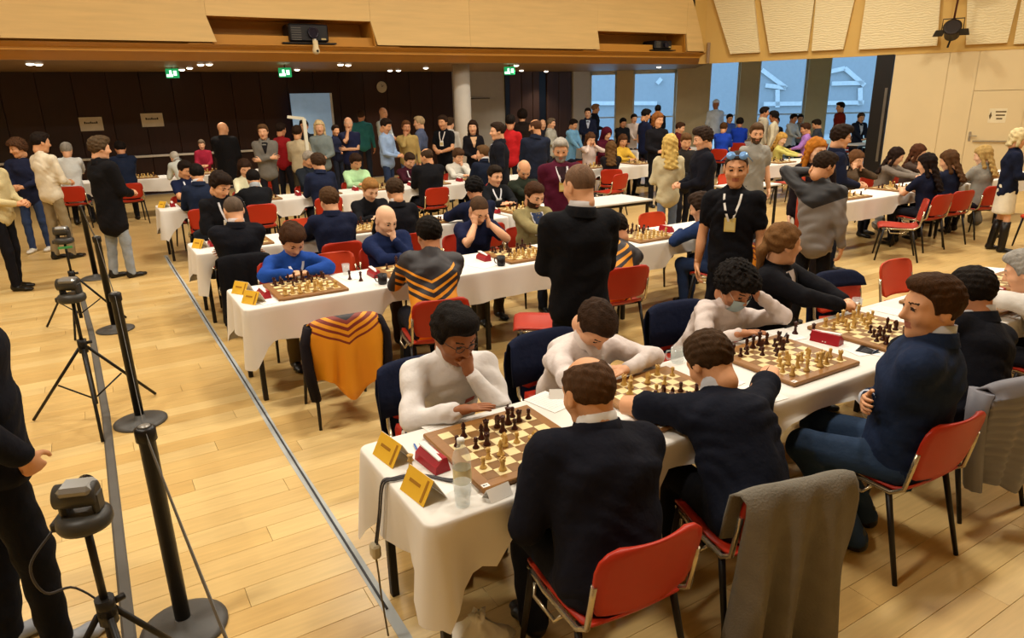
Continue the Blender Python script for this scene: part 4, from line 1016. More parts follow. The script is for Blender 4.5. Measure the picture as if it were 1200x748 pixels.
def setup(cx, cy, rows, where, rz=0):
    """rows: 8 strings, first = far rank; upper case pale, lower case dark, . empty"""
    for r, s_ in enumerate(rows):
        for c, ch in enumerate(s_):
            if ch == '.': continue
            x = -.222+SQ*(c+.5); y = .222-SQ*(r+.5); jx, jy = random.uniform(-.004, .004), random.uniform(-.004, .004)
            X_ = cx+(x+jx)*math.cos(rz)-(y+jy)*math.sin(rz); Y_ = cy+(x+jx)*math.sin(rz)+(y+jy)*math.cos(rz)
            w = ch.isupper(); piece(LET[ch.upper()], 'w' if w else 'b', X_, Y_, where, rz=random.uniform(-.4, .4)+(0 if y < 0 else math.pi))
clk_red = mat('clock_red', '#9c1420', .4); clk_scr = mat('clock_screen', '#c9ccc4', .3); clk_wht = mat('clock_white', '#e4e0da', .5)
ck = {'body': MB().loft([[(x, y, z) for y, z in ((-.035, 0), (.035, 0), (.03, .03), (-.005, .062), (-.022, .06))] for x in (-.085, .085)]).mesh('clock_body', clk_red),
      'screen': MB().loft([[(x, -.0315, .012), (x, -.0275, .030), (x, -.0235, .048), (x, -.0215, .048), (x, -.03, .012)] for x in (-.055, .055)]).mesh('display', clk_scr),
      'rocker': MB().loft([[(-.08, y, .058), (0, y, .064), (.08, y, .070), (.08, y, .062), (-.08, y, .052)] for y in (-.014, .014)]).mesh('rocker', clk_wht)}
clkbtn = MB().box((-.012, -.033, .008), (-.004, -.031, .014)).box((.004, -.033, .008), (.012, -.031, .014)).mesh('buttons', clk_wht)
def clock(label, x, y, rz, z=TZ):
    r = empty('chess_clock', label, 'chess clock', (x, y, z), rz)
    b_ = link('clock_body', ck['body'], r); link('display', ck['screen'], b_); link('rocker', ck['rocker'], b_); link('buttons', clkbtn, b_); return r
yel = mat('card_yellow', '#e0b02c', .6, var=.05, vscale=8); yel_d = mat('card_mark', '#a06f14', .7)
def namecard(label, x, y, rz, w=.165, h=.088, z=TZ):
    r = empty('name_card', label, 'name card', (x, y, z), rz); a = .052; t = .0016
    MB().loft([[(-w/2, -a, 0), (w/2, -a, 0), (w/2, -.001, h), (-w/2, -.001, h)], [(-w/2, -a+t, 0), (w/2, -a+t, 0), (w/2, t, h-t), (-w/2, t, h-t)]]).obj('front_face', yel, r)
    ff_ = [c for c in r.children if c.name.startswith('front_face')][0]
    MB().loft([[(-w/2, a, 0), (w/2, a, 0), (w/2, .001, h), (-w/2, .001, h)], [(-w/2, a-t, 0), (w/2, a-t, 0), (w/2, -t, h-t), (-w/2, -t, h-t)]]).obj('rear_face', paper, r)
    f = lambda u, v: (u*w/2, -a*(1-v)-.0012, v*h)
    MB().loft([[f(.62, .08), f(.78, .08), f(.78, .9), f(.62, .9)], [tuple(np.array(f(*q))+np.array([0, -.0008, 0])) for q in ((.62, .08), (.78, .08), (.78, .9), (.62, .9))]]).obj('flag_strip', yel_d, ff_)
    MB().loft([[f(-.6, .5), f(.3, .5), f(.3, .62), f(-.6, .62)], [tuple(np.array(f(*q))+np.array([0, -.0008, 0])) for q in ((-.6, .5), (.3, .5), (.3, .62), (-.6, .62))]]).obj('name_line', yel_d, ff_)
    return r
def tent(label, x, y, rz, z=TZ, w=.05, h=.042):
    t = .0012; a = .03
    o = MB().loft([[(-w, -a, 0), (w, -a, 0), (w, 0, h), (-w, 0, h)], [(-w, -a+t, 0), (w, -a+t, 0), (w, t, h-t), (-w, t, h-t)]]).loft([[(-w, a, 0), (w, a, 0), (w, 0, h), (-w, 0, h)], [(-w, a-t, 0), (w, a-t, 0), (w, -t, h-t), (-w, -t, h-t)]], 1).obj('tent_card', [paper, paper], None, loc=(x, y, z), rz=rz)
    return tag(o, label, 'tent card')
def sheet_(label, x, y, rz, w=.15, h=.21, z=TZ):
    b = MB().box((-w/2, -h/2, 0), (w/2, h/2, .0012))
    for i in range(9): b.box((-w*.42, h*.36-i*h*.085, .0012), (w*.42, h*.36-i*h*.085+.0012, .0014), 1)
    return tag(b.obj('score_sheet', [paper, mat('sheet_rule', '#a9a6b0', .8)], None, loc=(x, y, z), rz=rz), label, 'score sheet')
def pen(label, x, y, rz, col='#27374f', z=TZ):
    b = MB().tube([(-.07, 0, .005), (.055, 0, .005), (.068, 0, .005)], [.0045, .0045, .001], 8); b.tube([(-.065, 0, .0098), (-.03, 0, .0098)], .0012, 5)
    return tag(b.obj('pen', mat('pen_'+col[1:], col, .4), None, loc=(x, y, z), rz=rz), label, 'pen')
gl = mat('clear_glass', '#dfe6e4', .05, var=0, spec=.8, alpha=.28); water = mat('water', '#eef3f2', .02, var=0, trans=1, ior=1.33)
def tumbler(label, x, y, z=TZ):
    b = MB().lathe([(.026, 0), (.034, .095), (.032, .095), (.0245, .006), (.001, .006)], 20, 0, False); b.lathe([(.026, 0), (.001, .0)], 20, 0, False)
    return tag(b.obj('water_glass', gl, None, loc=(x, y, z)), label, 'glass')
def mug(label, x, y, rz, m=None, z=TZ):
    m = m or gl; r = empty('cup', label, 'cup', (x, y, z), rz)
    MB().lathe([(.030, 0), (.037, .012), (.038, .085), (.035, .085), (.034, .012), (.001, .008)], 20).obj('bowl', m, r)
    MB().tube([(.036, 0, .07), (.058, 0, .068), (.066, 0, .045), (.055, 0, .022), (.036, 0, .02)], .005, 8).obj('handle', m, r); return r

def smooth(pts, n=6):
    P = [np.array(p, float) for p in pts]; P = [2*P[0]-P[1]]+P+[2*P[-1]-P[-2]]; out = []
    for i in range(1, len(P)-2):
        for t in np.linspace(0, 1, n, endpoint=False):
            a, b, c, d = P[i-1:i+3]; out.append(.5*((2*b)+(c-a)*t+(2*a-5*b+4*c-d)*t*t+(3*b-a-3*c+d)*t**3))
    return out+[P[-2]]
# ------------------------------------------------------------------ rows of tables
RW = .70; R1, R2, R3, R4 = 0.0, 3.13, 5.45, 9.0
for nm, y, xs in (('front', R1, [0, 1.8, 3.6, 5.4, 7.2]), ('second', R2, [0, 1.95, 3.5, 5.25]), ('third', R3, [0, 1.72, 3.6]), ('fourth', R4, [0, 1.8, 3.6, 5.6, 6.6])):
    for i in range(len(xs)-1): table('white topped folding table with black legs under the %s row cloth' % nm, xs[i]+.012, xs[i+1]-.002 if i < len(xs)-2 else xs[i+1]-.012, y+.012, y+RW-.012, 'folding tables under the %s row cloth' % nm)
tablecloth('white tablecloth over the front row holding the water bottle', 0, 7.2, R1, R1+RW, .25, .17, seed=1)
tablecloth('white tablecloth over the second row holding the black mug', 0, 5.25, R2, R2+RW, .26, .18, seed=2)
tablecloth('white tablecloth over the third row, behind the blue sweater', 0, 3.6, R3, R3+RW, .26, .16, seed=3)
tablecloth('white tablecloth over the fourth row, before the standing crowd', 0, 6.6, R4, R4+RW, .26, .16, seed=4)
tablecloth('white tablecloth over the third row, its end nearest the bare table', 3.69, 4.75, R3, R3+RW, .26, .04, seed=5)
table('folding table under the short third row cloth', 3.70, 4.74, R3+.012, R3+RW-.012)
table('bare white topped table with dark rim at the third row end', 4.80, 6.0, R3, R3+RW, h=.75)
BX = [.527, 1.41, 2.30, 3.12, 4.10, 5.0]; BY = .346
W1_ = ['between glasses and balding heads, nearest the water bottle', 'on the second board of the front row', 'on the board below the face mask', 'on the board before the folded hands']
for i, x in enumerate(BX[:4]): board('walnut and maple chessboard '+['beside the water bottle', 'with the glass cups at its corner', 'in front of the masked person', 'beside the red clock, before the folded hands'][i], x, BY, rz=0, full=True)
board('chessboard beside the tilted white paper at the front row end', BX[4], BY); board('chessboard in front of the white shirt at the front row end', BX[5], BY)
S1 = ['.r...b..', 'p...nq.p', '.p.n.p..', '..r.....', '...P.N..', '.PN.P...', 'P.B.QRP.', '.....K.P']
S1 = ['......p.', '.b.rnkrp', 'p.b.qp..', '.pr.....', '...NP...', '.PB..N..', 'P...QBP.', '.R....KP']
S2 = ['..R...R.', 'P.B.N..P', '.Q...P..', '...P....', '..pn.p..', '.p.b..p.', 'p.q.rb.p', '..r...k.']
S3 = ['r.bqkb.r', 'pp.n.ppp', '..p.pn..', '...p....', '..PP....', '.PN.PN..', 'P.Q..PPP', 'R.B.KB.R']
S4 = ['R.BQ.RK.', 'P.P..PPP', '.PN.PN..', '...P....', '..p..b..', '.pn.pn..', 'pb...ppp', 'r..q.rk.']
WH = ['on the board beside the water bottle', 'on the board by the glass cups', 'on the board below the face mask', 'on the board before the folded hands', 'on the board beside the tilted paper', 'on the board of the front row end']
for i, st in enumerate((S1, S2, S3, S4, ['r.bqkb.r', 'pp.n.ppp', '..p.pn..', '...p....', '..PPPQ..', 'KPNBBN..', 'P......P', 'R......R'])): setup(BX[i], BY, st, WH[i])
piece('king', 'b', 1.02, .55, 'off the board, behind the balding head', TZ); piece('queen', 'w', .10, .38, 'off the board, between the yellow cards', TZ)
for x, y in ((2.72, .60), (2.78, .52), ): piece('queen', 'b', x, y, 'off the board, beside the red clock', TZ)
clock('red chess clock between the yellow cards and first board', .195, .385, math.radians(95)); clock('red chess clock beside the board before the folded hands', 2.74, .40, math.radians(-80)); clock('red chess clock near the white shirt at the row end', 4.56, .38, math.radians(90))
namecard('yellow name card at the front row end, beyond the clock', .085, .53, math.radians(-82)); namecard('yellow name card at the front row end, by the water bottle', .075, .21, math.radians(-82))
# bottle
r = empty('water_bottle', 'clear water bottle with label at the front row corner', 'bottle', (.205, .135, TZ))
MB().lathe([(.030, 0), (.034, .006), (.0345, .10), (.036, .14), (.030, .165), (.016, .19), (.0135, .20), (.0135, .215)], 20).obj('bottle_glass', gl, r)
MB().lathe([(.0352, .045), (.0352, .105)], 20, 0, False).obj('label', mat('bottle_label', '#c9b98a', .6, var=.2, vscale=30), r)
MB().lathe([(.0145, .205), (.0145, .222), (.001, .222)], 16).obj('cap', mat('bottle_cap', '#d9d9d2', .4), r)
tumbler('water glass beside the water bottle', .165, .058)
tent('small tent card beside the water bottle', .300, .040, .1); tent('small tent card at the first board far corner', 1.0, .64, 2.6); tent('small tent card beyond the second board', 1.86, .54, .4)
tumbler('water glass beyond the second board', 1.93, .66); mug('glass cup with handle beyond the second board', 1.80, .655, 2.6)
tumbler('water glass by the folded hands', 3.42, .66)
for i, (x, y, a) in enumerate(((.93, .62, .2), (.38, .62, .1), (2.66, .62, -.2), (2.84, .14, .3), (2.78, .24, -.2), (3.62, .55, .1), (3.66, .2, .3), (1.80, .35, .1), (1.84, .12, -.1), (4.75, .6, .5))): sheet_('ruled paper score sheet lying on the front row cloth', x, y, a)['group'] = 'score sheets on the front row'
pen('dark pen on a score sheet by the red clock', 2.85, .15, .2); pen('blue pen beyond the yellow name cards', .19, .52, 1.4, '#3a63a8'); pen('black pen beside the masked person board', 2.63, .60, .5, '#1c2433')
t = MB()
for k, (dx, dz) in enumerate(((0, 0), (.012, .003), (.02, 0))):
    t.tube(smooth([(.246, .205+dx, TZ+.005), (.20, .215+dx, TZ+.005), (.135, .305+dx*.5, TZ+.005), (.08, .335+dx, TZ+.005), (.02, .345+dx, TZ+.006), (-.024-dz, .36+dx, TZ-.008), (-.045-dz, .37+dx, .60), (-.066, .38+dx, .47)]), .004, 6)
tag(t.obj('cable_bundle', mat('cable_grey', '#3c3a3c', .5)), 'dark cables running over the front row table edge', 'cable')
r = empty('cable_plug', 'small cream plug hanging at the front row cloth', 'plug', (-.072, .39, .44)); MB().box((-.018, -.025, -.03), (.018, .025, .03), 0, .008).obj('plug_body', mat('plug_cream', '#b5a98c', .6), r); MB().tube([(0, 0, -.03), (.01, .02, -.12), (.0, -.02, -.2), (.02, .0, -.43)], .004, 6).obj('lead', mat('lead_brown', '#6d6248', .6), r)
MB_ = MB()
# second row
B2X = [.53, 1.47, 2.55, 4.05]
for i, x in enumerate(B2X): board('chessboard '+['before the blue sweater on the second row', 'beside the black mug on the second row', 'before the face held in both hands', 'before the empty bright red chair'][i], x, R2+.35)
W2 = ['on the board before the blue sweater', 'on the board beside the black mug', 'on the board before the covered face', 'on the board before the bright red chair']
for i, st in enumerate((['rnbqkb.r', 'pp.ppppp', '.....n..', '..p.....', '....P...', '.....N..', 'PPPP.PPP', 'RNBQKB.R'], ['..k..b.r', 'p.n..p.p', '.p.....p', '...p....', '..P.P...', '.P.B.N..', 'P..Q.PPP', 'R...K..R'], ['r.bq.rk.', 'pp...ppp', '..n.pn..', '..pp....', '.bPP....', '..NBPN..', 'PP...PPP', 'R.BQ.RK.'], ['r.bqkb.r', 'pppp.ppp', '..n..n..', '....p...', '..B.P...', '.....N..', 'PPPP.PPP', 'RNBQ.RK.'])): setup(B2X[i], R2+.35, st, W2[i])
namecard('yellow name card at the second row end, far corner', .09, R2+.52, math.radians(-60), .15, .09); namecard('yellow name card at the second row end, near corner', .10, R2+.18, math.radians(-60), .15, .09)
clock('red chess clock beside the second row name cards', .20, R2+.30, math.radians(95)); clock('red chess clock left of the black mug', 1.13, R2+.42, math.radians(90)); clock('red chess clock beside the covered face board', 2.18, R2+.40, math.radians(90)); clock('red chess clock before the person in blue jacket', 4.45, R2+.42, math.radians(-90))
mug('black mug on the second row cloth', 1.09, R2+.11, 2.4, mat('mug_black', '#161416', .4)); mug('second black mug beside the covered face board', 2.19, R2+.10, 2.2, mat('mug_black', '#161416', .4))
tumbler('water glass on the second row by the bald player', .95, R2+.60)
for x, y in ((.92, .42), (.98, .32)): piece('queen', 'b', x, R2+y, 'off the board on the second row', TZ)
for x, y in ((3.02, .45), (3.08, .38), (3.14, .45)): piece('rook', 'b', x, R2+y, 'off the board by the olive cardigan', TZ)
for i, (x, y, a) in enumerate(((.2, .16, .2), (.95, .5, .1), (1.12, .15, -.2), (2.05, .2, .3), (3.15, .25, .2), (.22, .55, .1))): sheet_('ruled paper score sheet lying on the second row cloth', x, R2+y, a)['group'] = 'score sheets on the second row'
def far_set(cx, cy, label, z=TZ):
    b = MB(); rnd = random.Random(int(cx*100))
    for i in range(22):
        k = rnd.choice(['pawn', 'pawn', 'rook', 'bishop', 'queen']); h_, pf = PROF[k]; x = cx-.222+SQ*(rnd.randrange(8)+.5); y = cy-.222+SQ*(1+rnd.randrange(6)+.5)
        b.lathe(pf[::2], 6, 0 if rnd.random() < .5 else 1, True, (x, y, z+.0232))
    o = b.obj('chess_pieces', [pl, pd]); o['kind'] = 'stuff'; return tag(o, label, 'chess pieces')
# third and fourth rows
for i, x in enumerate((.50, 1.75, 2.55, 4.0)):
    board('chessboard on the third row '+['before the cropped dark suit', 'before the blond black pullover', 'before the empty red chair', 'before the white lanyard and black jacket'][i], x, R3+.35)
    if i in (1, 2): setup(x, R3+.35, {1: ['..r..rk.', 'p....ppp', '.p..p...', '........', '.P.P....', '....P...', 'P....PPP', '.R..R.K.'], 2: ['R...KB.R', 'PPQ..PPP', '..N.PN..', '...P....', '...p....', '..n.pn..', 'pp...ppp', 'r.bqkb.r']}[i], 'on the third row board before '+('the blond black pullover', 'the empty red chair')[i-1])
    else: far_set(x, R3+.35, 'small chess pieces on the third row '+('before the cropped dark suit' if i == 0 else 'before the black jacket'))
    clock('red chess clock on the third row '+['at its open end', 'by the blond black pullover', 'by the empty red chair', 'by the black jacket'][i], x-.36 if i else .20, R3+.40, math.radians(90))
for i, x in enumerate((.55, 1.45, 2.40, 3.35, 4.35, 5.30)):
    board('chessboard on the fourth row '+['at its open end', 'before the cream blouse', 'before the grey haired dark jacket', 'before the pale green sweater', 'before the maroon shirt', 'before the white sweater'][i], x, R4+.35)
    clock('red chess clock on the fourth row '+['at its open end', 'by the cream blouse', 'by the grey haired dark jacket', 'by the pale green sweater', 'by the maroon shirt', 'by the white sweater'][i], x-.36 if i else .20, R4+.40, math.radians(90))
for i, x in enumerate((.55, 1.45, 2.40, 3.35, 4.35, 5.30)): far_set(x, R4+.35, 'small chess pieces in play on the fourth row '+['at its open end', 'before the cream blouse', 'before the grey haired jacket', 'before the pale green sweater', 'before the maroon shirt', 'before the white sweater'][i])
for nm, y in (('third', R3), ('fourth', R4)): namecard('yellow name card at the %s row end' % nm, .08, y+.36, math.radians(-60), .15, .09)
# girls' tables on the right, side tables
gx0, gx1, gy = 7.55, 13.2, 3.62
for xa, xb in ((gx0, 10.1), (10.1, 12.0), (12.0, gx1)): table('folding table under the cloth along the cream wall', xa+.012, xb-.012, gy+.012, gy+RW-.012, 'folding tables under the wall row cloth')
tablecloth('white tablecloth on the row before the cream wall', gx0, gx1, gy, gy+RW, .26, .16, seed=6)
for i, x in enumerate((8.15, 9.4, 10.6, 11.9)):
    board('chessboard on the wall row '+['beside the face held in hands', 'before the grey cardigan', 'before the brown jacket', 'beyond the blond hair'][i], x, gy+.35); far_set(x, gy+.35, 'small chess pieces on the wall row '+['beside the face held in hands', 'before the grey cardigan', 'before the brown jacket', 'beyond the blond hair'][i])
table('small bare white table beyond the grey t-shirt', 7.75, 8.75, 5.45, 6.0, h=.75)
for lb, tl, x0, x1, y0, sd_ in (('white tablecloth beyond the grey t-shirt before the far room', 'folding table under the cloth beyond the grey t-shirt', 10.7, 13.2, 7.55, 7), ('white tablecloth where the maroon hood sits', 'folding table under the cloth by the maroon hood', 7.6, 11.3, 9.42, 8), ('white tablecloth in the middle of the far room', 'folding table under the far room cloth', 11.6, 13.9, 12.2, 9), ('white tablecloth by the window piers in the far room', 'folding table under the cloth by the window piers', 16.2, 18.8, 12.9, 10)):
    tablecloth(lb, x0, x1, y0, y0+.7, .26, .1, seed=sd_); table(tl, x0+.02, x1-.02, y0+.02, y0+.68)
tablecloth('grey-white tablecloth on the back row by the dark wall', -1.6, 2.6, 14.2, 14.9, .26, .1, seed=11); table('folding table under the back row cloth', -1.58, 2.58, 14.22, 14.88)
sl_ = G(1010, 168, .75); r = table('bare white table of the lone sitter by the window', sl_[0]-.55, sl_[0]+.45, sl_[1]-.25, sl_[1]+.3)
for (x, y, w) in ((8.3, 9.77, 'by the maroon hood'), (9.5, 9.77, 'beside the yellow top'), (11.7, 7.9, 'beyond the grey t-shirt'), (12.3, 12.55, 'in the far room middle'), (13.3, 12.55, 'nearest the blue shirts'), (16.9, 13.25, 'by the window piers'), (18.1, 13.25, 'below the white cap'), (.2, 14.55, 'on the back row by the pale jacket'), (1.6, 14.55, 'on the back row by the dark coat')):
    board('small distant chessboard '+w, x, y); far_set(x, y, 'distant chess pieces in play '+w)
# front row extras
o = sheet_('large white paper lying askew at the front row end', 5.35, .55, .5, .3, .42); 
# ------------------------------------------------------------------ empty chairs and hung clothes
navy_c = cloth('#141a30'); grey_w = mat('grey_wool', '#6d675c', .95, var=.10, vscale=14, bump=.4, bscale=120); puffer = mat('puffer_grey', '#7b7a82', .55, var=.06, vscale=8)
def jersey_mat(sleeve=9):
    m = bpy.data.materials.new('jersey_print'); m.use_nodes = True; nt = m.node_tree; b = nt.nodes['Principled BSDF']; b.inputs['Roughness'].default_value = .6
    tc = nt.nodes.new('ShaderNodeTexCoord'); sp = nt.nodes.new('ShaderNodeSeparateXYZ'); nt.links.new(tc.outputs['Object'], sp.inputs[0])
    ab = nt.nodes.new('ShaderNodeMath'); ab.operation = 'ABSOLUTE'; nt.links.new(sp.outputs[0], ab.inputs[0])
    gt = nt.nodes.new('ShaderNodeMath'); gt.operation = 'GREATER_THAN'; gt.inputs[1].default_value = sleeve; nt.links.new(ab.outputs[0], gt.inputs[0]); ad = nt.nodes.new('ShaderNodeMath'); ad.operation = 'ADD'; nt.links.new(gt.outputs[0], ad.inputs[0]); nt.links.new(sp.outputs[2], ad.inputs[1])
    mu = nt.nodes.new('ShaderNodeMath'); mu.operation = 'MULTIPLY_ADD'; mu.inputs[1].default_value = -.45; nt.links.new(ab.outputs[0], mu.inputs[0]); nt.links.new(ad.outputs[0], mu.inputs[2])
    cr = nt.nodes.new('ShaderNodeValToRGB'); e = cr.color_ramp; e.interpolation = 'CONSTANT'
    dk, og_, rd = (*lin('#1d171c'), 1), (*lin('#e2930f'), 1), (*lin('#7a2411'), 1)
    mr = nt.nodes.new('ShaderNodeMapRange'); nt.links.new(mu.outputs[0], mr.inputs[0]); nt.links.new(mr.outputs[0], cr.inputs[0]); nt.links.new(cr.outputs[0], b.inputs['Base Color'])
    return m, mr, e, (dk, og_, rd)
def ramp(e, stops):
    while len(e.elements) > 1: e.elements.remove(e.elements[-1])
    e.elements[0].position = 0; e.elements[0].color = stops[0][1]
    for p, c in stops[1:]: x = e.elements.new(p); x.color = c
jm_d, mr, e_, (dk, og_, rd) = jersey_mat(); mr.inputs[1].default_value = .2; mr.inputs[2].default_value = .9
ramp(e_, [(0, og_), (.60, rd), (.625, og_), (.665, rd), (.695, og_), (.73, rd), (.765, og_), (.79, rd), (.83, dk)])
jm_p, mr, e_, (dk, og_, rd) = jersey_mat(.215); mr.inputs[1].default_value = .53; mr.inputs[2].default_value = 1.13
ramp(e_, [(0, og_), (.27, dk), (.32, og_), (.36, dk), (.42, og_), (.455, dk), (.53, og_), (.56, dk)])
jm_p.name = 'jersey_worn'; jm_d.name = 'jersey_hung'
p = G(395, 470, .45)
make_chair('red chair carrying the yellow and black jersey', (.52, R2-.42, 0), math.radians(-4), drape=dict(label='yellow and black striped jersey hung over an empty chair', m=jm_d, back=.46, front=.2, w=.235, fold=.02, sleeves=True, seed=3, hemrag=.07, right_only=False, slm=cloth('#1b161b')))
make_chair('empty red chair before the black suit, seat showing', (2.12, R2-.66, 0), math.radians(58))
make_chair('empty bright red chair behind the second row', (5.0, R2+.98, 0), math.radians(180), 1)
make_chair('empty red chair with a navy jacket beyond the folded hands', (4.0, R1+.98, 0), math.radians(165), 1, drape=dict(label='navy jacket around the empty chair beyond the folded hands', m=navy_c, back=.40, front=.06, w=.235, sleeves=False, seed=5))
make_chair('empty bright red chair behind the front row', (4.86, R1+.98, 0), math.radians(178), 1)
make_chair('red seat beside the blue sweater', (1.062, R2+1.08, 0), math.radians(180), 1)
make_chair('empty bright red chair on the third row far side', (1.35, R3+1.0, 0), math.radians(180), 1)
make_chair('empty red chair behind the third row near the pieces', (2.72, R3+1.05, 0), math.radians(180))
make_chair('empty red chair under the tall wall row end', (8.25, gy-.42, 0), math.radians(35), 0)
make_chair('red chair with its back to the floor by the maroon hood', (7.55, 8.35, 0), math.radians(10), 0); make_chair('empty red chair by the bare white table', (8.75, 6.6, 0), math.radians(120), 1)
make_chair('empty red chair at the back row by the grey jacket', (2.35, 13.4, 0), math.radians(5)); make_chair('red chair behind the white skirt at the wall', (10.35, 2.35, 0), math.radians(60), 1)
make_chair('empty red chair behind the white cloth of the far room', (11.1, 7.1, 0), math.radians(0), 0)
# ------------------------------------------------------------------ barrier posts, cable duct, tape, tripods
pb = mat('post_black', '#100d0c', .4); pgrey = mat('base_grey', '#4a4845', .5); beltm = mat('belt_grey', '#55524e', .8); ring = mat('post_ring', '#8f8b84', .4, .5)
PY = [(-.93, 8.56), (-.823, 5.87), (-.775, 3.32), (-.775, .92), (-.63, -1.55)]
pbase = MB().lathe([(.175, 0), (.175, .012), (.15, .022), (.04, .030), (.034, .06)], 32).mesh('base', pgrey); ppole = MB().lathe([(.031, .03), (.031, .90), (.039, .905), (.039, .955), (.03, .962)], 20).mesh('pole', pb); pcap = MB().lathe([(.022, .962), (.022, .966), (.001, .966)], 16).mesh('cap', ring)
for i, (x, y) in enumerate(PY[:4]):
    r = empty('barrier_post', 'black belt barrier post '+['farthest, beside the black coat', 'next to the far camera tripod', 'behind the nearest post, its base by the duct', 'nearest, beside the small camera'][i], 'barrier post', (x, y, 0))
    link('base', pbase, r); link('pole', ppole, r); link('cap', pcap, r)
    a, b = np.array(PY[i]), np.array(PY[i+1]); v = b-a; L = np.linalg.norm(v); pts = [(v[0]*t, v[1]*t, .925-.03*4*t*(1-t)) for t in np.linspace(.012, .985, 14)]
    bb = MB()
    for q in range(13): bb.beam(pts[q], tuple(np.array(pts[q+1])+(np.array(pts[q+1])-np.array(pts[q]))*.02), .0025, .046)
    bb.obj('belt', beltm, r)
duct = MB(); ys = np.linspace(-1.7, 8.6, 40)
rings = [[(float(np.interp(y, [-1.7, 3.6, 5.87, 8.56], [-.985, -.985, -1.035, -1.145]))+dx, y, z) for dx, z in ((-.028, 0), (-.018, .010), (.018, .010), (.028, 0))] for y in ys]; duct.loft(rings); tag(duct.obj('cable_duct', mat('duct_grey', '#54504a', .7)), 'dark grey cable duct along the barrier posts', 'cable duct')
tp = MB(); rings = [[(.005+.006*math.sin(y*2)+dx, y, z) for dx, z in ((-.025, 0), (-.025, .0015), (.025, .0015), (.025, 0))] for y in np.linspace(-.9, 9.6, 50)]; tp.loft(rings); tp.tube([(.005, y, .006) for y in np.linspace(.55, 9.4, 40)], .006, 6, 1)
tag(tp.obj('floor_tape', [mat('tape_grey', '#a9adac', .7), mat('cable_dark', '#3a3a3d', .6)]), 'grey tape line with cable along the table ends', 'tape')
tri_b = mat('tripod_black', '#15120f', .45)
def tripod(label, x, y, h, spread, rz=0):
    r = empty('tripod', label, 'tripod', (x, y, 0), rz); j = h*.62
    MB().tube([(0, 0, .12), (0, 0, h*.66)], .018, 10).tube([(0, 0, h*.64), (0, 0, h)], .012, 10).obj('centre_column', tri_b, r)
    for i in range(3):
        a = i*2*math.pi/3+.35; c, s_ = math.cos(a), math.sin(a)
        MB().tube([(c*.03, s_*.03, j), (c*spread, s_*spread, .012)], .011, 8).obj('leg', tri_b, r)
        MB().tube([(0, 0, .16), (c*spread*.5, s_*spread*.5, j*.5)], .006, 6).obj('brace', tri_b, r)
    for z in (j, h*.66): MB().lathe([(.03, z-.03), (.03, z+.03)], 12).obj('collar', tri_b, r)
    MB().tube([(.02, 0, h*.66), (.06, 0, h*.66)], .012, 8).obj('knob', tri_b, r); return r
cam_g = mat('cam_grey', '#35332f', .45); cam_s = mat('cam_silver', '#8a8a88', .3, .6)
def ptz(label, x, y, z, rz, sc=1.0):
    r = empty('video_camera', label, 'camera', (x, y, z), rz); r.scale = (sc, sc, sc)
    MB().lathe([(.05, 0), (.082, .006), (.088, .02), (.086, .045), (.075, .058), (.055, .062)], 28).obj('base', cam_g, r)
    MB().box((-.10, -.03, .005), (-.06, .05, .04), 0, .006).obj('connector_box', cam_g, r)
    for k in (-1, 1): MB().box((k*.052-.012, -.03, .055), (k*.052+.012, .035, .135), 0, .010).obj('yoke_arm', cam_g, r)
    o = MB().lathe([(.030, -.075), (.042, -.07), (.045, .0), (.042, .055), (.03, .06)], 20).obj('head', cam_g, r); o.location = (0, 0, .125); o.rotation_euler = (0, math.pi/2, 0)
    MB().box((-.055, -.045, .130), (.055, .045, .170), 0, .014).obj('top_cover', cam_s, r)
    o = MB().lathe([(.030, 0), (.030, .03), (.022, .032)], 18).obj('lens', mat('cam_lens', '#0c0c10', .1), r); o.location = (0, .045, .13); o.rotation_euler = (-math.pi/2, 0, 0)
    return r
def at_px(px, py, z): p = G(px, py, z); return float(p[0]), float(p[1])
cx_, cy_ = -.99, .41
tripod('black light stand under the nearest small camera', cx_, cy_, .88, .36, .4); ptz('grey pan-tilt camera on the nearest stand', cx_, cy_, .885, math.radians(-20), .92)
t = MB().tube(smooth([(cx_-.09, cy_, .90), (cx_-.16, cy_-.03, .82), (cx_-.14, cy_-.04, .72), (cx_-.07, cy_+.03, .66), (cx_, cy_+.05, .5), (cx_, cy_+.05, .2)]), .004, 6); tag(t.obj('camera_cable', mat('cable_grey', '#3c3a3c', .5)), 'thin cable hanging from the nearest camera', 'cable')
tripod('black tripod standing by the second barrier post', -1.03, 3.55, .88, .46, .2); ptz('grey pan-tilt camera on the middle tripod', -1.03, 3.55, .885, math.radians(-25), 1.0)
tripod('black tripod behind the middle camera, near the pale trousers', -1.10, 6.1, .88, .42, 0); ptz('small grey camera with green strap, farthest of three', -1.10, 6.1, .885, math.radians(-20), 1.0)
r = tag(MB().beam((-1.16, 6.02, .86), (-1.04, 6.02, .86), .03, .02).obj('camera_strap', mat('strap_green', '#3f8a4b', .7)), 'green strap on the farthest camera tripod', 'strap')
# plastic bag on the floor
rows = []; n = 20; c = G(572, 758, .0)
for i, (rr, z) in enumerate(((.10, 0), (.15, .03), (.155, .07), (.12, .11), (.07, .145), (.03, .17), (.045, .20), (.02, .21))):
    rows.append([(.8*rr*(1+.22*math.sin(3*a+i)+.10*math.sin(7*a+2*i))*math.cos(a), rr*.75*(1+.2*math.sin(2*a+i))*math.sin(a), max(0, z+.012*math.sin(5*a+i)*(i > 0))) for a in [2*math.pi*q/n for q in range(n)]])
tag(MB().loft(rows, 0, True, True, True).obj('plastic_bag', mat('bag_white', '#ebe6da', .45, var=.04, alpha=1), None, loc=(c[0]-.05, c[1]-.02, 0)), 'crumpled white plastic bag on the floor under the front row', 'bag')

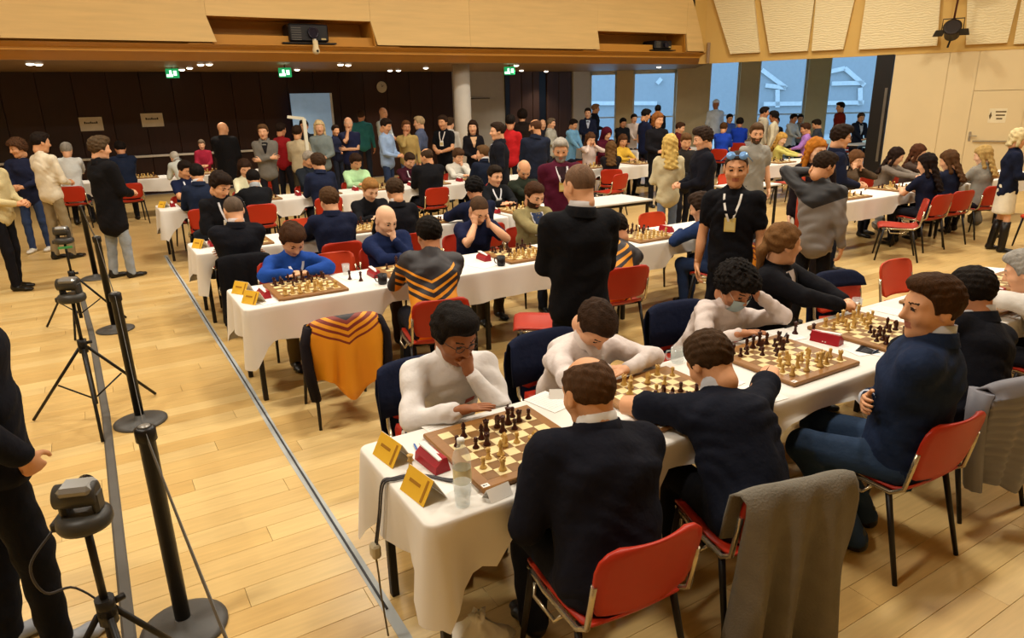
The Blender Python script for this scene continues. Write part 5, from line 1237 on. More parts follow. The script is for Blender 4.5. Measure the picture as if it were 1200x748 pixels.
# bags on the floor, white stand in the crowd
def bag(label, x, y, rz, col, sc=1.0):
    f = lambda P: smin(eseg(P, (0, 0, .10), (0, .02, .26), .15, .10, .12, .07, (1, 0, 0)), ell(P, (0, .10, .13), (.10, .05, .09)), .03)+.006*np.sin(P[:, 0]*40)*np.sin(P[:, 2]*30)
    V, Q = surfnet(lambda P: smax(f(P), .004-P[:, 2], .01), (-.24, -.2, -.03), (.24, .24, .42), .02)
    r = empty('backpack', label, 'bag', (x, y, 0), rz); link('bag_body', fmesh('bag_body', V*sc, Q, [cloth(col)]), r)
    MB().tube([tuple(np.array(v)*sc) for v in smooth([(-.05, -.02, .31), (-.03, -.02, .37), (.03, -.02, .37), (.05, -.02, .31)])], .008, 6).obj('carry_loop', cloth('#26262a'), r)
    MB().tube([tuple(np.array(v)*sc) for v in smooth([(-.09, .135, .15), (0, .158, .19), (.09, .135, .15)])], .004, 5).obj('zip', mat('zip_grey', '#8a8780', .4), r); return r
b_ = G(1143, 264, 0); bag('grey backpack on the floor behind the blond hair chair', b_[0], b_[1], .4, '#6a655c', .85)
b_ = G(1030, 275, 0); bag('light grey bag under the empty wall row chair', b_[0]+.25, b_[1]+.15, 1.1, '#8a8880', .8)
b_ = G(690, 412, 0); bag('dark bag under the chair beside the black suit', 3.0, 2.75, .6, '#2a2b26', .8)
a_, c_, d_ = GD(337, 137, 13.2), GD(356, 139, 13.2), GD(361, 184, 13.2); r = empty('display_stand', 'white angled stand frame among the standing crowd', 'stand', (d_[0], d_[1], 0))
q_ = lambda v: tuple(np.array(v)-np.array([d_[0], d_[1], 0])); wm = mat('stand_white', '#d6d2be', .5)
MB().beam(q_(a_), q_(c_), .05, .05).obj('top_bar', wm, r); MB().beam(q_(c_), (0, 0, .3), .06, .05, 0, (0, 1, 0)).obj('upright', wm, r); MB().box((-.35, -.25, 0), (.35, .25, .03), 0, .01).box((-.03, -.03, .03), (.03, .03, .35)).obj('foot_plate', wm, r)
# ------------------------------------------------------------------ people
def near(y0): return dict(face=0, edge=None)
NV, BK, CH_, GY_ = '#161a2b', '#121114', '#26262b', '#5b5a5c'
def navy_jacket(lbl, seed, **k): return dict(label=lbl, m=navy_c, back=.45, front=.23, w=.245, sleeves=False, seed=seed, **k)
def chest_mark(col, x0, t, L=.05, w_=.010, n=1):
    def f(root, d):
        for i in range(n): d['ribbon']('chest_mark', [(x0+L*q/4, (t-.03*i)*d['ln']) for q in range(5)], w_, mat('mark_'+col[1:], col, .7), .003)
    return f
# front row, backs to the camera
person('person in navy suit, balding crown, seated beside the plastic bag', (690, 460), Y=-.03, pel_at=(.585, -.25), face=4, hyaw=0, hpitch=22, arms='rest', top='#12131d', style='suit', bottom='#171a28', hair='balding', hc='#4a3423', skin=1, lod=0, slim=1.22, collar='#d9d6d2', chairkw=dict())
person('person in black t-shirt leaning low over the board', (832, 424), Y=.10, pel_at=(1.30, -.31), face=14, hyaw=-8, hpitch=42, arms='foldw', top='#10131f', style='tee', short=True, bottom='#111217', hair='short', hc='#3a2817', skin=1, lod=0, slim=1.08, collar='#b9bcc4', edge=.32,
       chairkw=dict(drape=dict(label='long grey wool coat hung over the chair of the black t-shirt', m=grey_w, cat='coat', name='coat', back=.72, front=.20, w=.262, fold=.034, seed=11, hemrag=.03, sleeves=False)))
person('person in dark blue blazer with arms folded, turned aside', (1092, 360), Y=-.38, pel_at=(2.26, -.36), face=-22, hyaw=-36, chair_turn=26, legs='back', hpitch=4, arms='cross', top='#1b2740', style='suit', bottom='#28384f', hair='short', hc='#37220f', skin=1, lod=0, slim=1.2, collar='#c3c9d6', s=1.04)
person('person in black suit before the grey puffer jacket', (1140, 343), Y=-.12, pel_at=(3.02, -.30), face=12, hyaw=6, hpitch=20, arms='fold', top='#111219', style='suit', bottom='#15151b', hair='short', hc='#17110d', skin=2, lod=0, slim=1.05, collar='#cfd0d6',
       chairkw=dict(drape=dict(label='grey quilted puffer jacket hung over a front row chair', m=puffer, back=.52, front=.12, w=.27, fold=.012, quilt=.022, seed=4)))
person('person in white shirt at the far end of the front row', (1202, 318), Y=.05, face=0, hyaw=-15, hpitch=22, arms='fold', top='#dcd8d2', style='shirt', bottom='#22232b', hair='short', hc='#8f8b84', skin=0, lod=0)
# front row, facing the camera
person('person in white shirt and glasses with hand at chin', (533, 392), Y=.90, pel_at=(.56, 1.14), face=186, hyaw=-12, hpitch=26, arms=('fold', 'chin'), top='#d9d5d3', style='shirt', bottom='#191c28', hair='full', hc='#140f0c', skin=3, lod=0, slim=1.08, glasses=True, collar='#dedad8', edge=.34, extra=chest_mark('#b0554c', -.11, .64, .055, .012, 2),
       chairkw=dict(drape=navy_jacket('navy jacket on the chair of the glasses wearer', 7)))
person('person in white shirt bowing the head over folded arms', (697, 380), Y=.84, pel_at=(1.38, 1.12), face=182, hyaw=0, hpitch=58, arms='fold', top='#d8cdc9', style='shirt', bottom='#191c28', hair='short', hc='#2f1f13', skin=0, lod=0, slim=1.05, collar='#dcd2ce', edge=.34, lanyard='#d8d4d2', badge='#d8cdc9',
       chairkw=dict(drape=navy_jacket('navy jacket on the chair of the bowed head', 8)))
person('person in white shirt and pale blue face mask', (862, 336), Y=.92, pel_at=(2.44, 1.12), face=190, hyaw=-6, hpitch=36, arms=('fold', 'brow'), top='#d6c9c4', style='shirt', bottom='#171a26', hair='curly', hc='#15100d', skin=2, lod=0, slim=.98, mask=True, collar='#d9cdc8', edge=.34,
       chairkw=dict(drape=navy_jacket('navy jacket on the chair of the masked person', 9)))
person('person in black jacket with ponytail and folded hands', (918, 286), Y=1.06, face=158, hyaw=-42, hpitch=6, arms='clasp', top='#131318', style='suit', bottom='#16161c', hair='tail', hc='#6a4a2a', skin=0, lod=0, slim=1.08, shirt='#c9bdb8', edge=.36)
# second row
person('person in bright blue sweater over the second row end board', (343, 281), Y=4.02, pel_at=(.575, 4.24), face=180, hyaw=-5, hpitch=42, arms='fold', top='#1f4696', style='knit', bottom='#6a5a3a', hair='full', hc='#3b2414', skin=0, lod=1, lanyard='#c9c9d2', edge=.32)
person('person in dark blue sweater, bald, fist at mouth', (452, 258), Y=4.18, pel_at=(1.55, 4.30), face=180, hyaw=-12, hpitch=26, arms=('fold', 'chin'), top='#172347', style='knit', bottom='#3a2a20', hair=None, hc='#6b5a4a', skin=5, lod=1, edge=.32)
person('person in navy t-shirt covering the face with both hands', (561, 246), Y=4.12, face=182, hyaw=0, hpitch=40, arms='cheek', top='#161c3a', style='tee', short=True, bottom='#4a3c2a', hair='buzz', hc='#4a3626', skin=0, lod=1, slim=1.05, edge=.32)
person('bearded person in olive cardigan with white lanyard', (626, 229), Y=4.25, face=184, hyaw=-8, hpitch=26, arms='fold', top='#8c8058', style='knit', bottom='#2b2d38', hair='short', hc='#3b2414', skin=0, beard=True, lod=1, lanyard='#dcdce4', shirt='#3c4a6e', edge=.32)
person('person in yellow and black jersey, back to the aisle', (503, 275), Y=2.95, pel_at=(1.26, 2.66), face=10, hyaw=-6, hpitch=16, arms='fold', topmat=jm_p, style='shirt', bottom='#1b1b22', hair='short', hc='#15100c', skin=2, lod=1, slim=1.1)
person('person in yellow striped jersey half behind the black suit', (722, 268), Y=2.98, pel_at=(2.98, 2.64), face=8, hyaw=-10, hpitch=30, arms='fold', topmat=jm_p, style='shirt', bottom='#1b1b22', hair='short', hc='#1c1410', skin=2, lod=1, slim=1.0)
person('person in blue jacket on a chair with yellow jersey', (822, 243), Y=3.02, face=-12, hyaw=-10, hpitch=22, arms='fold', top='#22345c', style='sweat', bottom='#22304e', hair='full', hc='#2f2117', skin=0, lod=1, collar='#cfd4de',
       chairkw=dict(drape=dict(label='yellow jersey hung on the chair of the blue jacket', m=jm_d, back=.5, front=.1, w=.235, sleeves=False, seed=6)))
# third row
person('person in dark suit with cropped grey hair, arms folded', (274, 247), Y=5.22, face=5, hyaw=-12, hpitch=20, arms='cross', top='#12131a', style='suit', bottom='#15161c', hair='buzz', hc='#5a4c40', skin=0, lod=1, slim=1.1, collar='#cfc8ca',
       chairkw=dict(drape=dict(label='long black coat hung behind the cropped grey hair', m=cloth('#101015'), cat='coat', name='coat', back=.68, front=.08, w=.25, sleeves=False, seed=12)))
person('person in navy suit with brown hair on the third row', (386, 235), Y=5.30, face=2, hyaw=-10, hpitch=16, arms='fold', top='#161c33', style='suit', bottom='#181b28', hair='short', hc='#4a3420', skin=0, lod=1, slim=1.1)
person('person in black suit with white collar on the third row', (463, 224), Y=5.30, face=2, hyaw=0, hpitch=25, arms='fold', top='#121218', style='suit', bottom='#15151b', hair='short', hc='#3a2a1c', skin=1, lod=1, collar='#d6d2d0')
person('person in navy tracksuit with black hair on the third row', (556, 222), Y=5.35, face=5, hyaw=0, hpitch=25, arms='fold', top='#141a33', style='sweat', bottom='#171b2e', hair='full', hc='#120f0e', skin=2, lod=1)
person('person in black jacket leaning toward the cropped grey head', (258, 217), Y=6.25, face=170, hyaw=-20, hpitch=34, arms='fold', top='#131317', style='sweat', bottom='#15151a', hair='full', hc='#21160f', skin=0, lod=1, lanyard='#d0d0d6',
       chairkw=dict(drape=dict(label='dark padded jacket on the chair at the third row end', m=cloth('#222428'), back=.5, front=.1, w=.26, sleeves=False, quilt=.012, seed=14)))
person('blond person in black pullover on the third row', (434, 222), Y=6.40, face=182, hyaw=-8, hpitch=32, arms='fold', top='#121216', style='knit', bottom='#17171d', hair='short', hc='#8a6234', skin=5, lod=1)
person('person in black jacket with white lanyard on the third row', (580, 206), Y=6.45, face=182, hyaw=-8, hpitch=16, arms='fold', top='#131519', style='sweat', bottom='#17171d', hair='short', hc='#21170f', skin=0, lod=1, lanyard='#dcdce2')
person('balding person in dark green behind the olive cardigan', (614, 199), Y=6.60, face=185, hyaw=10, hpitch=40, arms='fold', top='#262c22', style='knit', bottom='#1d1f20', hair='fringe', hc='#a39a8c', skin=1, lod=1)
# fourth row
E4 = [
 ('person in navy suit at the fourth row open end', (231, 204), R4-.12, 5, -8, 20, 'fold', '#1a2338', 'suit', 'short', '#14100e', 1, dict(collar='#cfd0d4')),
 ('person in black jacket before the cream blouse', (297, 210), R4-.08, 5, -5, 26, 'fold', '#121317', 'sweat', 'short', '#14100e', 1, dict(collar='#9aa0a6')),
 ('person in navy suit before the grey haired dark jacket', (373, 191), R4-.12, 0, -18, 18, 'fold', '#1a2138', 'suit', 'full', '#3a291c', 0, dict()),
 ('person in black hooded pullover with thinning hair', (500, 184), R4-.15, 0, -30, 16, 'fold', '#101014', 'sweat', 'balding', '#3c2c1f', 1, dict(slim=1.2)),
 ('person in navy suit near the fourth row far end', (566, 180), R4-.15, -8, -38, 6, 'fold', '#141b2c', 'suit', 'short', '#5a4128', 0, dict(collar='#c9c9c9', slim=1.1)),
 ('person in navy t-shirt with white lanyard at the open end', (217, 199), R4+1.0, 172, -25, 26, 'fold', '#141c38', 'tee', 'short', '#1c130e', 1, dict(short=True, lanyard='#d8d8de')),
 ('person in cream blouse with long dark hair', (287, 197), R4+1.02, 182, -5, 28, 'fold', '#d3cfae', 'shirt', 'long', '#2d1c12', 0, dict(slim=.88)),
 ('grey haired person in dark jacket on the fourth row', (362, 187), R4+1.0, 178, -22, 30, 'fold', '#1c2128', 'suit', 'short', '#8d8478', 1, dict()),
 ('person in pale green sweater on the fourth row', (417, 190), R4+1.02, 182, -10, 30, 'fold', '#a9cf9e', 'knit', 'full', '#2c1d14', 1, dict()),
 ('person in maroon shirt with white lanyard', (480, 188), R4+1.02, 182, -10, 34, 'fold', '#3a1420', 'shirt', 'short', '#2f2016', 0, dict(lanyard='#d5d0d4')),
 ('person in white sweater, hand on face, fourth row', (537, 183), R4+1.02, 182, -8, 28, ('fold', 'chin'), '#cbc8bd', 'knit', 'full', '#4a3322', 0, dict())]
for lb, hp, y, fc, hyw, hpt, am, tp_, st, hr, hc_, sk, kw in E4: person(lb, hp, Y=y, face=fc, hyaw=hyw, hpitch=hpt, arms=am, top=tp_, style=st, hair=hr, hc=hc_, skin=sk, lod=2, bottom='#1b1c24', edge=.32, **kw)
two_tone, mr, e_, _c = jersey_mat(); two_tone.name = 'two_tone_jacket'; mr.inputs[1].default_value = .9; mr.inputs[2].default_value = 1.5
ramp(e_, [(0, (*lin('#77706a'), 1)), (.42, (*lin('#131216'), 1))])
# standing, near and middle
ST = dict(sit=False)
def shades(root, d):
    b = MB()
    for k in (1, -1): b.lathe([(.024, 0), (.024, .004), (.001, .006)], 14, 0, True, (k*.033, 0, 0))
    b.tube([(-.012, 0, .002), (.012, 0, .002)], .003, 5); b.tube([(.056, 0, 0), (.085, 0, -.07)], .003, 5); b.tube([(-.056, 0, 0), (-.085, 0, -.07)], .003, 5)
    o = d['on_head']('sunglasses', b.mesh('sunglasses', mat('shade_blue', '#6f9ad0', .15, .2))); o.matrix_local = d['HM'] @ Matrix.Translation((0, .068, .104)) @ Matrix.Rotation(math.radians(-52), 4, 'X') @ Matrix.Scale(1.25, 4)
person('person in black suit standing with back to the camera', (679, 211), z=1.66, face=18, hyaw=-22, hpitch=14, arms='front', top='#0e0e12', style='suit', bottom='#0f0f13', hair='buzz', hc='#6a5240', skin=0, lod=0, slim=1.12, collar='#c9c6c8', **ST)
person('person in black t-shirt with sunglasses pushed up, standing', (863, 192), z=1.64, face=236, hyaw=-8, hpitch=8, arms='sides', top='#0f0f14', style='tee', short=True, bottom='#121218', hair='buzz', hc='#3a2c22', skin=1, lod=0, slim=1.02, lanyard='#d5d1cb', badge='#c9b060', extra=shades, **ST)
person('person in grey and black jacket with hand at the ear', (966, 190), z=1.55, face=75, hyaw=25, hpitch=26, arms=('sides', 'ear'), topmat=two_tone, style='sweat', bottom='#101014', hair='short', hc='#2a1e15', skin=1, lod=0, slim=1.0, **ST)
def scarf(root, d):
    m = cloth('#b5452f'); b = MB()
    for k in (1, -1): b.tube([d['N']+d['sx']*k*.075+np.array([0, -.02, .02]), d['N']+d['sx']*k*.085+np.array([0, .12, -.08]), d['N']+d['sx']*k*.07+np.array([0, .17, -.35]), d['N']+d['sx']*k*.07+np.array([0, .17, -.75])], [.035, .035, .035, .03], 8)
    b.obj('scarf', m, root)
person('person with orange hair and long red scarf, standing', (957, 172), z=1.58, face=250, hyaw=-60, hpitch=15, arms='sides', top='#1c1418', style='coat', bottom='#1a1518', hair='long', hc='#a8671f', skin=5, lod=1, slim=.9, extra=scarf, **ST)
person('person in navy blazer and glasses beside the red scarf', (986, 157), z=1.66, face=140, hyaw=-10, hpitch=14, arms='front', top='#171d33', style='suit', bottom='#171b28', hair='full', hc='#241811', skin=0, lod=1, glasses=True, shirt='#ced2da', extra=chest_mark('#d8d4d0', .09, .66, .04, .04), **ST)
person('person in navy cardigan, white skirt and black boots', (1178, 161), feet=(1168, 294), face=150, hyaw=-15, hpitch=18, arms='front', top='#141a2e', style='knit', bottom='#d8cfb8', hair='bob', hc='#cdbb8c', skin=0, lod=1, slim=.95, s=.93, skirt=True, boots=True, shoes='#17120f', extra=chest_mark('#c04a6a', -.12, .70, .045, .045), **ST)
person('bearded person in plain grey t-shirt, standing', (887, 153), z=1.66, face=200, hyaw=18, hpitch=14, arms='sides', top='#8b8880', style='tee', short=True, bottom='#22222a', hair='short', hc='#4f3a26', skin=0, beard=True, lod=1, **ST)
person('person in maroon cardigan with white lanyard, standing', (657, 172), Y=4.75, face=205, hyaw=8, hpitch=20, arms='back', top='#4a1226', style='knit', bottom='#2b2730', hair='short', hc='#9a948a', skin=1, beard=True, lod=1, slim=1.15, lanyard='#d8d2d6', badge='#c2a04e', shirt='#2b1a1e', **ST)
person('person with long blond hair in cream top and jeans', (785, 166), Y=5.0, face=30, hyaw=0, hpitch=10, arms='front', top='#c2b795', style='sweat', bottom='#66748c', hair='blonde', hc='#c8a85e', skin=5, lod=1, slim=.9, **ST)
person('person in black hooded top turned from the blond hair', (824, 159), z=1.66, face=300, hyaw=0, hpitch=16, arms='front', top='#12131c', style='sweat', bottom='#0f0f14', hair='full', hc='#2d2018', skin=0, lod=1, slim=1.1, **ST)
person('person in dark jacket facing the black hooded top', (804, 163), Y=6.1, face=190, hyaw=20, hpitch=28, arms='front', top='#24211f', style='sweat', bottom='#1a1a20', hair='short', hc='#5a3d22', skin=0, lod=2, **ST)
person('person in dark suit with white lanyard, standing in the aisle', (583, 151), Y=7.9, face=-60, hyaw=-10, hpitch=6, arms='sides', top='#14161f', style='suit', bottom='#1b2440', hair='short', hc='#2a1d14', skin=0, lod=1, slim=1.12, lanyard='#e2e2e8', shirt='#c2c8d8', **ST)
person('bearded person in slate navy suit, back turned', (627, 147), Y=8.45, face=20, hyaw=-45, hpitch=10, arms='front', top='#1c2233', style='suit', bottom='#1c2230', hair='balding', hc='#4a3020', skin=1, beard=True, lod=1, slim=1.1, **ST)
person('person in bright red shirt beside the slate navy suit', (598, 141), Y=10.2, face=60, hyaw=-20, hpitch=12, arms='front', top='#b01e22', style='shirt', bottom='#1b1b22', hair='short', hc='#140f0d', skin=2, lod=2, **ST)
person('person with dark curls in a dark coat behind the red shirt', (612, 134), D=17.6, face=30, hyaw=0, hpitch=8, arms='front', top='#1f1714', style='coat', bottom='#17141a', hair='curly', hc='#1a120e', skin=1, lod=2, **ST)
person('person with long dark hair in black cardigan by the column', (554, 147), Y=10.9, face=200, hyaw=15, hpitch=8, arms='front', top='#141216', style='knit', bottom='#c4a877', hair='long', hc='#2a1a10', skin=0, lod=2, slim=.9, shirt='#c9a27c', **ST)
# left side
person('person in white shirt and khaki trousers, back turned', (58, 172), feet=(78, 303), face=52, hyaw=15, hpitch=12, arms='front', top='#d6cbb4', style='shirt', bottom='#8a7a5c', hair='short', hc='#1c140f', skin=1, lod=1, s=1.05, **ST)
person('person in long black coat and pale jeans', (107, 176), feet=(147, 325), face=62, hyaw=10, hpitch=10, arms='front', top='#121114', style='coat', bottom='#8d949c', hair='full', hc='#4a3a28', skin=0, lod=1, s=1.03, slim=1.05, **ST)
person('person in navy gilet over cream shirt and blue jeans', (20, 171), Y=11.2, face=200, hyaw=40, hpitch=14, arms='front', top='#1c2036', style='knit', bottom='#2c3a5a', hair='curly', hc='#4a3120', skin=1, lod=1, shoes='#cfc9bd', **ST)
person('person in cream top and black trousers at the room edge', (-16, 178), Y=8.5, face=120, hyaw=0, hpitch=10, arms='front', top='#c4b588', style='shirt', bottom='#131217', hair='short', hc='#3a2818', skin=1, lod=1, **ST)
person('person in black sweatshirt and trousers beside the small camera', (-38, 345), feet=(50, 756), face=70, hyaw=0, hpitch=10, arms='pocket', top='#14151d', style='sweat', bottom='#101117', hair='short', hc='#2a1d14', skin=1, lod=0, slim=1.1, s=1.02, shoes='#8b8f96', **ST)
person('seated person in white shirt behind the khaki trousers', (78, 176), Y=13.6, face=10, hyaw=0, hpitch=20, arms='fold', top='#cfd3d2', style='shirt', hair='short', hc='#8a857c', skin=0, lod=2, edge=.3)
person('seated person in navy jacket beside the black coat', (141, 174), Y=13.4, face=-5, hyaw=0, hpitch=20, arms='fold', top='#1a2338', style='suit', hair='short', hc='#17110e', skin=2, lod=2, edge=.3)
person('person in pale jacket bending over the back row', (203, 174), Y=13.0, face=-15, hyaw=0, hpitch=30, lean=38, arms='front', top='#c9cfca', style='suit', bottom='#8f8a72', hair='short', hc='#b5aea2', skin=0, lod=2, **ST)
person('person in crimson top beyond the back row table', (236, 168), Y=15.6, face=190, hyaw=0, hpitch=20, arms='front', top='#8e1f33', style='knit', hair='short', hc='#6a5a48', skin=0, lod=2, **ST)
# the crowd under the low ceiling
CR_ = [
 ('person in long dark coat, bald, by the dark wall', (261, 149), 14.8, 40, 20, 5, 'front', '#131214', 'coat', '#141318', None, '#6b5a4a', 1, dict(slim=1.15)),
 ('person in grey tweed jacket with arms folded', (308, 152), 13.6, 195, 8, 10, 'cross', '#6f6b64', 'suit', '#1c1b20', 'short', '#5a4028', 0, dict(shirt='#1a181b')),
 ('person in red top behind the beige shirt', (329, 150), 15.2, 60, 0, 10, 'sides', '#8c1a20', 'shirt', '#1c1a20', 'short', '#241811', 2, dict()),
 ('person in beige shirt facing the screen', (348, 153), 14.0, 30, 0, 8, 'front', '#b5a687', 'shirt', '#3a3428', 'short', '#2c1d13', 1, dict()),
 ('blond person in grey sweater before the screen', (374, 147), 14.6, 195, 0, 10, 'front', '#77817f', 'sweat', '#1a1b22', 'blonde', '#c9b284', 0, dict(slim=.92)),
 ('person in dark jacket with camera before the screen', (356, 146), 15.8, 200, 0, 8, 'high', '#15161a', 'sweat', '#17171d', 'short', '#1b1410', 1, dict()),
 ('person in navy polo with hand at the mouth', (408, 143), 14.4, 195, 0, 8, ('chin', 'cross'), '#1f2340', 'tee', '#14141a', 'fringe', '#b9ad9c', 0, dict(short=True)),
 ('person in dark blue top at the navy polo shoulder', (393, 151), 17.4, 160, 0, 12, 'front', '#1b1f33', 'shirt', '#252a38', 'short', '#241811', 1, dict()),
 ('person in teal shirt with back turned', (423, 134), 15.6, 30, 10, 8, 'sides', '#2f6f74', 'shirt', '#20242e', 'short', '#3a2a1c', 2, dict(slim=1.1)),
 ('person in white shirt behind the light blue shirt', (449, 131), 16.4, 150, 10, 6, 'front', '#c4d0d6', 'shirt', '#23232b', None, '#6b5a4a', 0, dict()),
 ('person in light blue shirt reading papers', (452, 145), 14.4, 140, 0, 26, 'front', '#8ea6c8', 'shirt', '#28344e', 'short', '#21160f', 1, dict()),
 ('person in khaki shirt with hand on the neck', (476, 147), 15.0, 200, -10, 8, ('chin', 'sides'), '#a38b54', 'shirt', '#4a5a78', 'short', '#5a3a22', 2, dict()),
 ('person in blue grey shirt beside the khaki shirt', (491, 142), 15.9, 310, -10, 8, 'sides', '#545f7c', 'shirt', '#2a2c38', 'short', '#a08a68', 0, dict(slim=1.05)),
 ('person in black polo with white lanyard', (519, 141), 14.4, 230, 10, 12, 'front', '#121216', 'tee', '#141419', 'short', '#2c1d13', 1, dict(short=True, lanyard='#d8cfc8')),
 ('person in pale jacket behind the black polo', (527, 143), 16.2, 60, 0, 8, 'front', '#b8b4ac', 'suit', '#1f1f26', 'short', '#3a2a1c', 0, dict()),
 ('person in dark suit and light shirt by the windows', (689, 131), 19.0, 215, 10, 10, 'front', '#1a2036', 'suit', '#191d2b', 'short', '#19120e', 0, dict(shirt='#b9c4da')),
 ('person in dark jacket behind the window suit', (698, 126), 20.0, 120, 0, 8, 'front', '#1a1f30', 'suit', '#191d2b', 'short', '#8a6a4a', 1, dict()),
 ('person in pale jacket before the brown boards', (646, 143), 18.0, 150, 0, 12, 'front', '#a9a89c', 'suit', '#2c2c34', 'short', '#6a5a48', 0, dict()),
 ('person in navy polo turned toward the orange hair', (757, 133), 14.5, 100, 5, 20, 'sides', '#171d38', 'tee', '#15151c', 'short', '#15100d', 1, dict(short=True)),
 ('person with auburn hair in black top', (771, 138), 14.0, 200, -20, 14, 'front', '#141318', 'knit', '#17161c', 'bob', '#7a4a22', 0, dict(slim=.95)),
 ('person in black behind the auburn hair', (771, 127), 17.5, 40, 0, 8, 'front', '#15161c', 'sweat', '#17161c', 'short', '#120f0d', 1, dict()),
 ('person in white cap with back to the hall', (839, 121), 19.5, 35, 0, 6, 'front', '#c3d0de', 'sweat', '#2c2a40', 'cap', '#d3dae2', 3, dict()),
 ('person in cream jacket before the third window', (896, 130), 18.5, 120, 10, 10, 'sides', '#c4bca6', 'suit', '#8a8470', 'short', '#1c1512', 2, dict()),
 ('person in ivory top beside the cream jacket', (907, 135), 18.0, 330, 0, 10, 'sides', '#c9c2a8', 'shirt', '#a39a80', 'full', '#14100e', 3, dict()),
 ('person in brick red jacket before the last window', (985, 124), 17.5, 300, 0, 12, 'sides', '#6e1f17', 'sweat', '#1f1a1c', 'short', '#14100e', 1, dict())]
def fitD(hp, D0):
    d = ray(*hp); Dm = 23.0 if hp[0] > 680 else 19.4; t = (1.74-CAM[2])/d[2]; D1 = t*(d@HF) if d[2] < 0 else Dm
    return min(max(D0, D1), Dm)
for lb, hp, D_, fc, hyw, hpt, am, tp_, st, bt, hr, hc_, sk, kw in CR_: person(lb, hp, D=fitD(hp, D_), face=fc, hyaw=hyw, hpitch=hpt, arms=am, top=tp_, style=st, bottom=bt, hair=hr, hc=hc_, skin=sk, lod=2, sit=False, **kw)
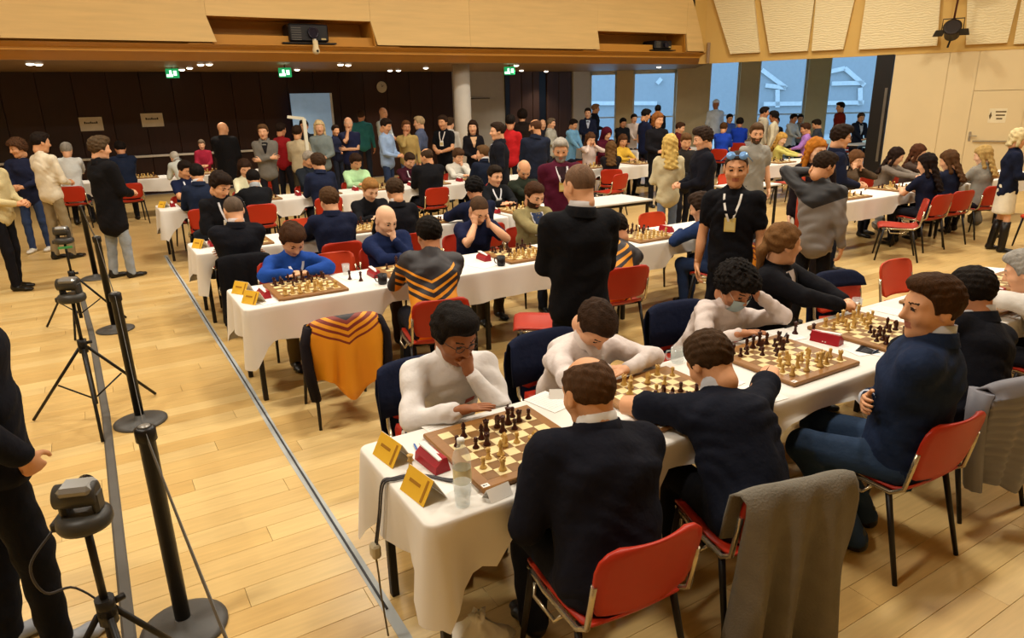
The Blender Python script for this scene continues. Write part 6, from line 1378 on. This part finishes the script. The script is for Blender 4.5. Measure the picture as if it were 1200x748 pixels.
# seated at the wall row (hair long), and in the far room
SE = [
 ('seated person in brown top with face in hands', (1003, 187), dict(Y=4.65), 185, 0, 24, 'cheek', '#4a3a2a', 'knit', 'long', '#5a3b22', 0, dict(slim=.85)),
 ('seated person in grey cardigan with long dark hair', (1050, 183), dict(Y=4.7), 175, -35, 26, 'fold', '#7a7066', 'knit', 'long', '#22140e', 0, dict(slim=.88)),
 ('seated person in brown jacket beside the grey cardigan', (1076, 179), dict(Y=4.7), 175, -30, 20, 'fold', '#4f4038', 'knit', 'long', '#4a2a18', 0, dict(slim=.88)),
 ('seated person in dark dress with straight black hair', (1086, 192), dict(Y=3.4), 5, -15, 20, 'fold', '#14182c', 'tee', 'straight', '#190f0c', 0, dict(slim=.88, short=True)),
 ('seated person with long brown hair in navy', (1112, 188), dict(Y=3.42), 10, -20, 24, 'fold', '#1b2033', 'knit', 'long', '#4d331d', 0, dict(slim=.9)),
 ('seated person with blond hair in grey knit', (1152, 182), dict(Y=3.4), 15, -25, 20, 'fold', '#8a867c', 'knit', 'blonde', '#a98a52', 5, dict(slim=.88)),
 ('seated person with hands to face in pale top', (692, 163), dict(Y=10.45), 190, 0, 26, 'cheek', '#c9b7ae', 'shirt', 'long', '#4a2f1c', 0, dict(slim=.88)),
 ('seated person under a maroon hood', (711, 157), dict(Y=11.2), 185, 0, 20, 'fold', '#4a1022', 'sweat', 'hood', '#4a1022', 0, dict()),
 ('seated person with long brown curls in dark top', (716, 174), dict(Y=9.1), 35, 0, 14, 'fold', '#1b181c', 'knit', 'long', '#5a4024', 0, dict(slim=.9)),
 ('seated person in yellow top beside the maroon hood', (730, 165), dict(Y=10.42), 180, 20, 24, 'fold', '#cda53c', 'knit', 'long', '#4a2e1a', 1, dict(slim=.88)),
 ('seated person in black at the window side table', (730, 144), dict(D=21.0), 190, 0, 24, 'fold', '#15161b', 'sweat', 'short', '#120f0d', 2, dict()),
 ('seated person in pale pink top near the pier', (743, 139), dict(D=22.3), 200, 0, 16, 'fold', '#c9b9ae', 'shirt', 'short', '#14100d', 0, dict()),
 ('seated person in light blue jacket before the brown boards', (672, 146), dict(D=19.0), 160, 0, 26, 'fold', '#6fa3c9', 'sweat', 'short', '#1c1410', 1, dict()),
 ('seated person in maroon jumper beside the blond hair', (797, 150), dict(D=18.0), 140, 10, 20, 'fold', '#5a1a22', 'knit', 'short', '#3a2415', 0, dict()),
 ('seated person in royal blue shirt, left of a pair', (848, 150), dict(D=18.6), 60, 0, 20, 'fold', '#1f45b8', 'shirt', 'short', '#4a3018', 1, dict()),
 ('seated person in royal blue shirt, dark hair, of the pair', (867, 144), dict(D=20.8), 50, 0, 20, 'fold', '#1b3fb5', 'shirt', 'full', '#15100d', 2, dict()),
 ('seated person in blue and white top under the white cap', (855, 139), dict(D=22.4), 200, 0, 16, 'fold', '#3a5aa8', 'shirt', 'short', '#15100d', 1, dict()),
 ('seated person in dark top near the cream jacket', (909, 143), dict(D=21.0), 210, 0, 20, 'fold', '#1b1a20', 'sweat', 'full', '#15100d', 2, dict()),
 ('seated small person with blond hair in yellow top', (916, 163), dict(Y=8.6), 160, 20, 26, 'fold', '#c9c06a', 'shirt', 'blonde', '#b58a44', 5, dict(slim=.78)),
 ('seated person in lilac shirt in the far room', (944, 151), dict(D=17.4), 320, 0, 20, 'fold', '#a97ac9', 'shirt', 'short', '#3a2418', 1, dict()),
 ('seated person in dark grey jacket beyond the lilac shirt', (957, 146), dict(D=19.4), 330, 0, 24, 'fold', '#3a4048', 'suit', 'short', '#22190f', 1, dict()),
 ('seated person in white top beyond the blond small person', (930, 139), dict(D=22.0), 180, 0, 16, 'fold', '#b9bfc0', 'shirt', 'short', '#120f0d', 2, dict()),
 ('seated person in grey top with glasses in the far room', (938, 139), dict(D=23.2), 220, 0, 16, 'fold', '#7c8486', 'shirt', 'short', '#120f0d', 1, dict(glasses=True)),
 ('lone seated person in dark suit beside the black door frame', (1009, 138), dict(D=20.6), 200, 10, 16, 'fold', '#1c2233', 'suit', 'short', '#4a3a2e', 0, dict(shirt='#c9ced6')),
 ('seated person in dark jacket beyond the slate navy suit', (636, 146), dict(D=20.0), 200, 0, 14, 'fold', '#22222a', 'suit', 'balding', '#4a3828', 0, dict())]
for lb, hp, ps, fc, hyw, hpt, am, tp_, st, hr, hc_, sk, kw in SE: person(lb, hp, face=fc, hyaw=hyw, hpitch=hpt, arms=am, top=tp_, style=st, bottom='#1c1d26', hair=hr, hc=hc_, skin=sk, lod=2, edge=.32, **ps, **kw)
# chairs under the sitters
for cp, rz, lb, kw in CHAIRQ:
    t = lb.replace('seated person', 'person')
    make_chair('red chair of the '+t if len(t.split()) <= 11 else 'red chair of the '+' '.join(t.split()[:11]), (cp[0], cp[1], 0), rz, kw.pop('kind', 0), **kw)
print('people', len(PEOPLE), 'pieces', NPIECE[0])

# cloth hems gather on the laps of those who sit under them
for o in CLOTHS:
    me = o.data; n = len(me.vertices); co = np.empty(n*3, np.float32); me.vertices.foreach_get('co', co); co = co.reshape(-1, 3)
    for px_, py_, a_, w_, ky in SITTERS:
        dx, dy = co[:, 0]-px_, co[:, 1]-py_; lx = dx*math.cos(a_)-dy*math.sin(a_); ly = dx*math.sin(a_)+dy*math.cos(a_)
        near_ = (ly > -.12) & (ly < ky+.16); f = np.clip((.34-np.abs(lx))/.09, 0, 1)*near_
        zl = .50+.085*w_+.022; lift = co[:, 2] < zl+.05
        co[:, 2] = np.where(lift & (f > 0), co[:, 2]+f*np.maximum(0, zl+(co[:, 2]-.46)*.12-co[:, 2]), co[:, 2])
    me.vertices.foreach_set('co', co.ravel()); me.update()
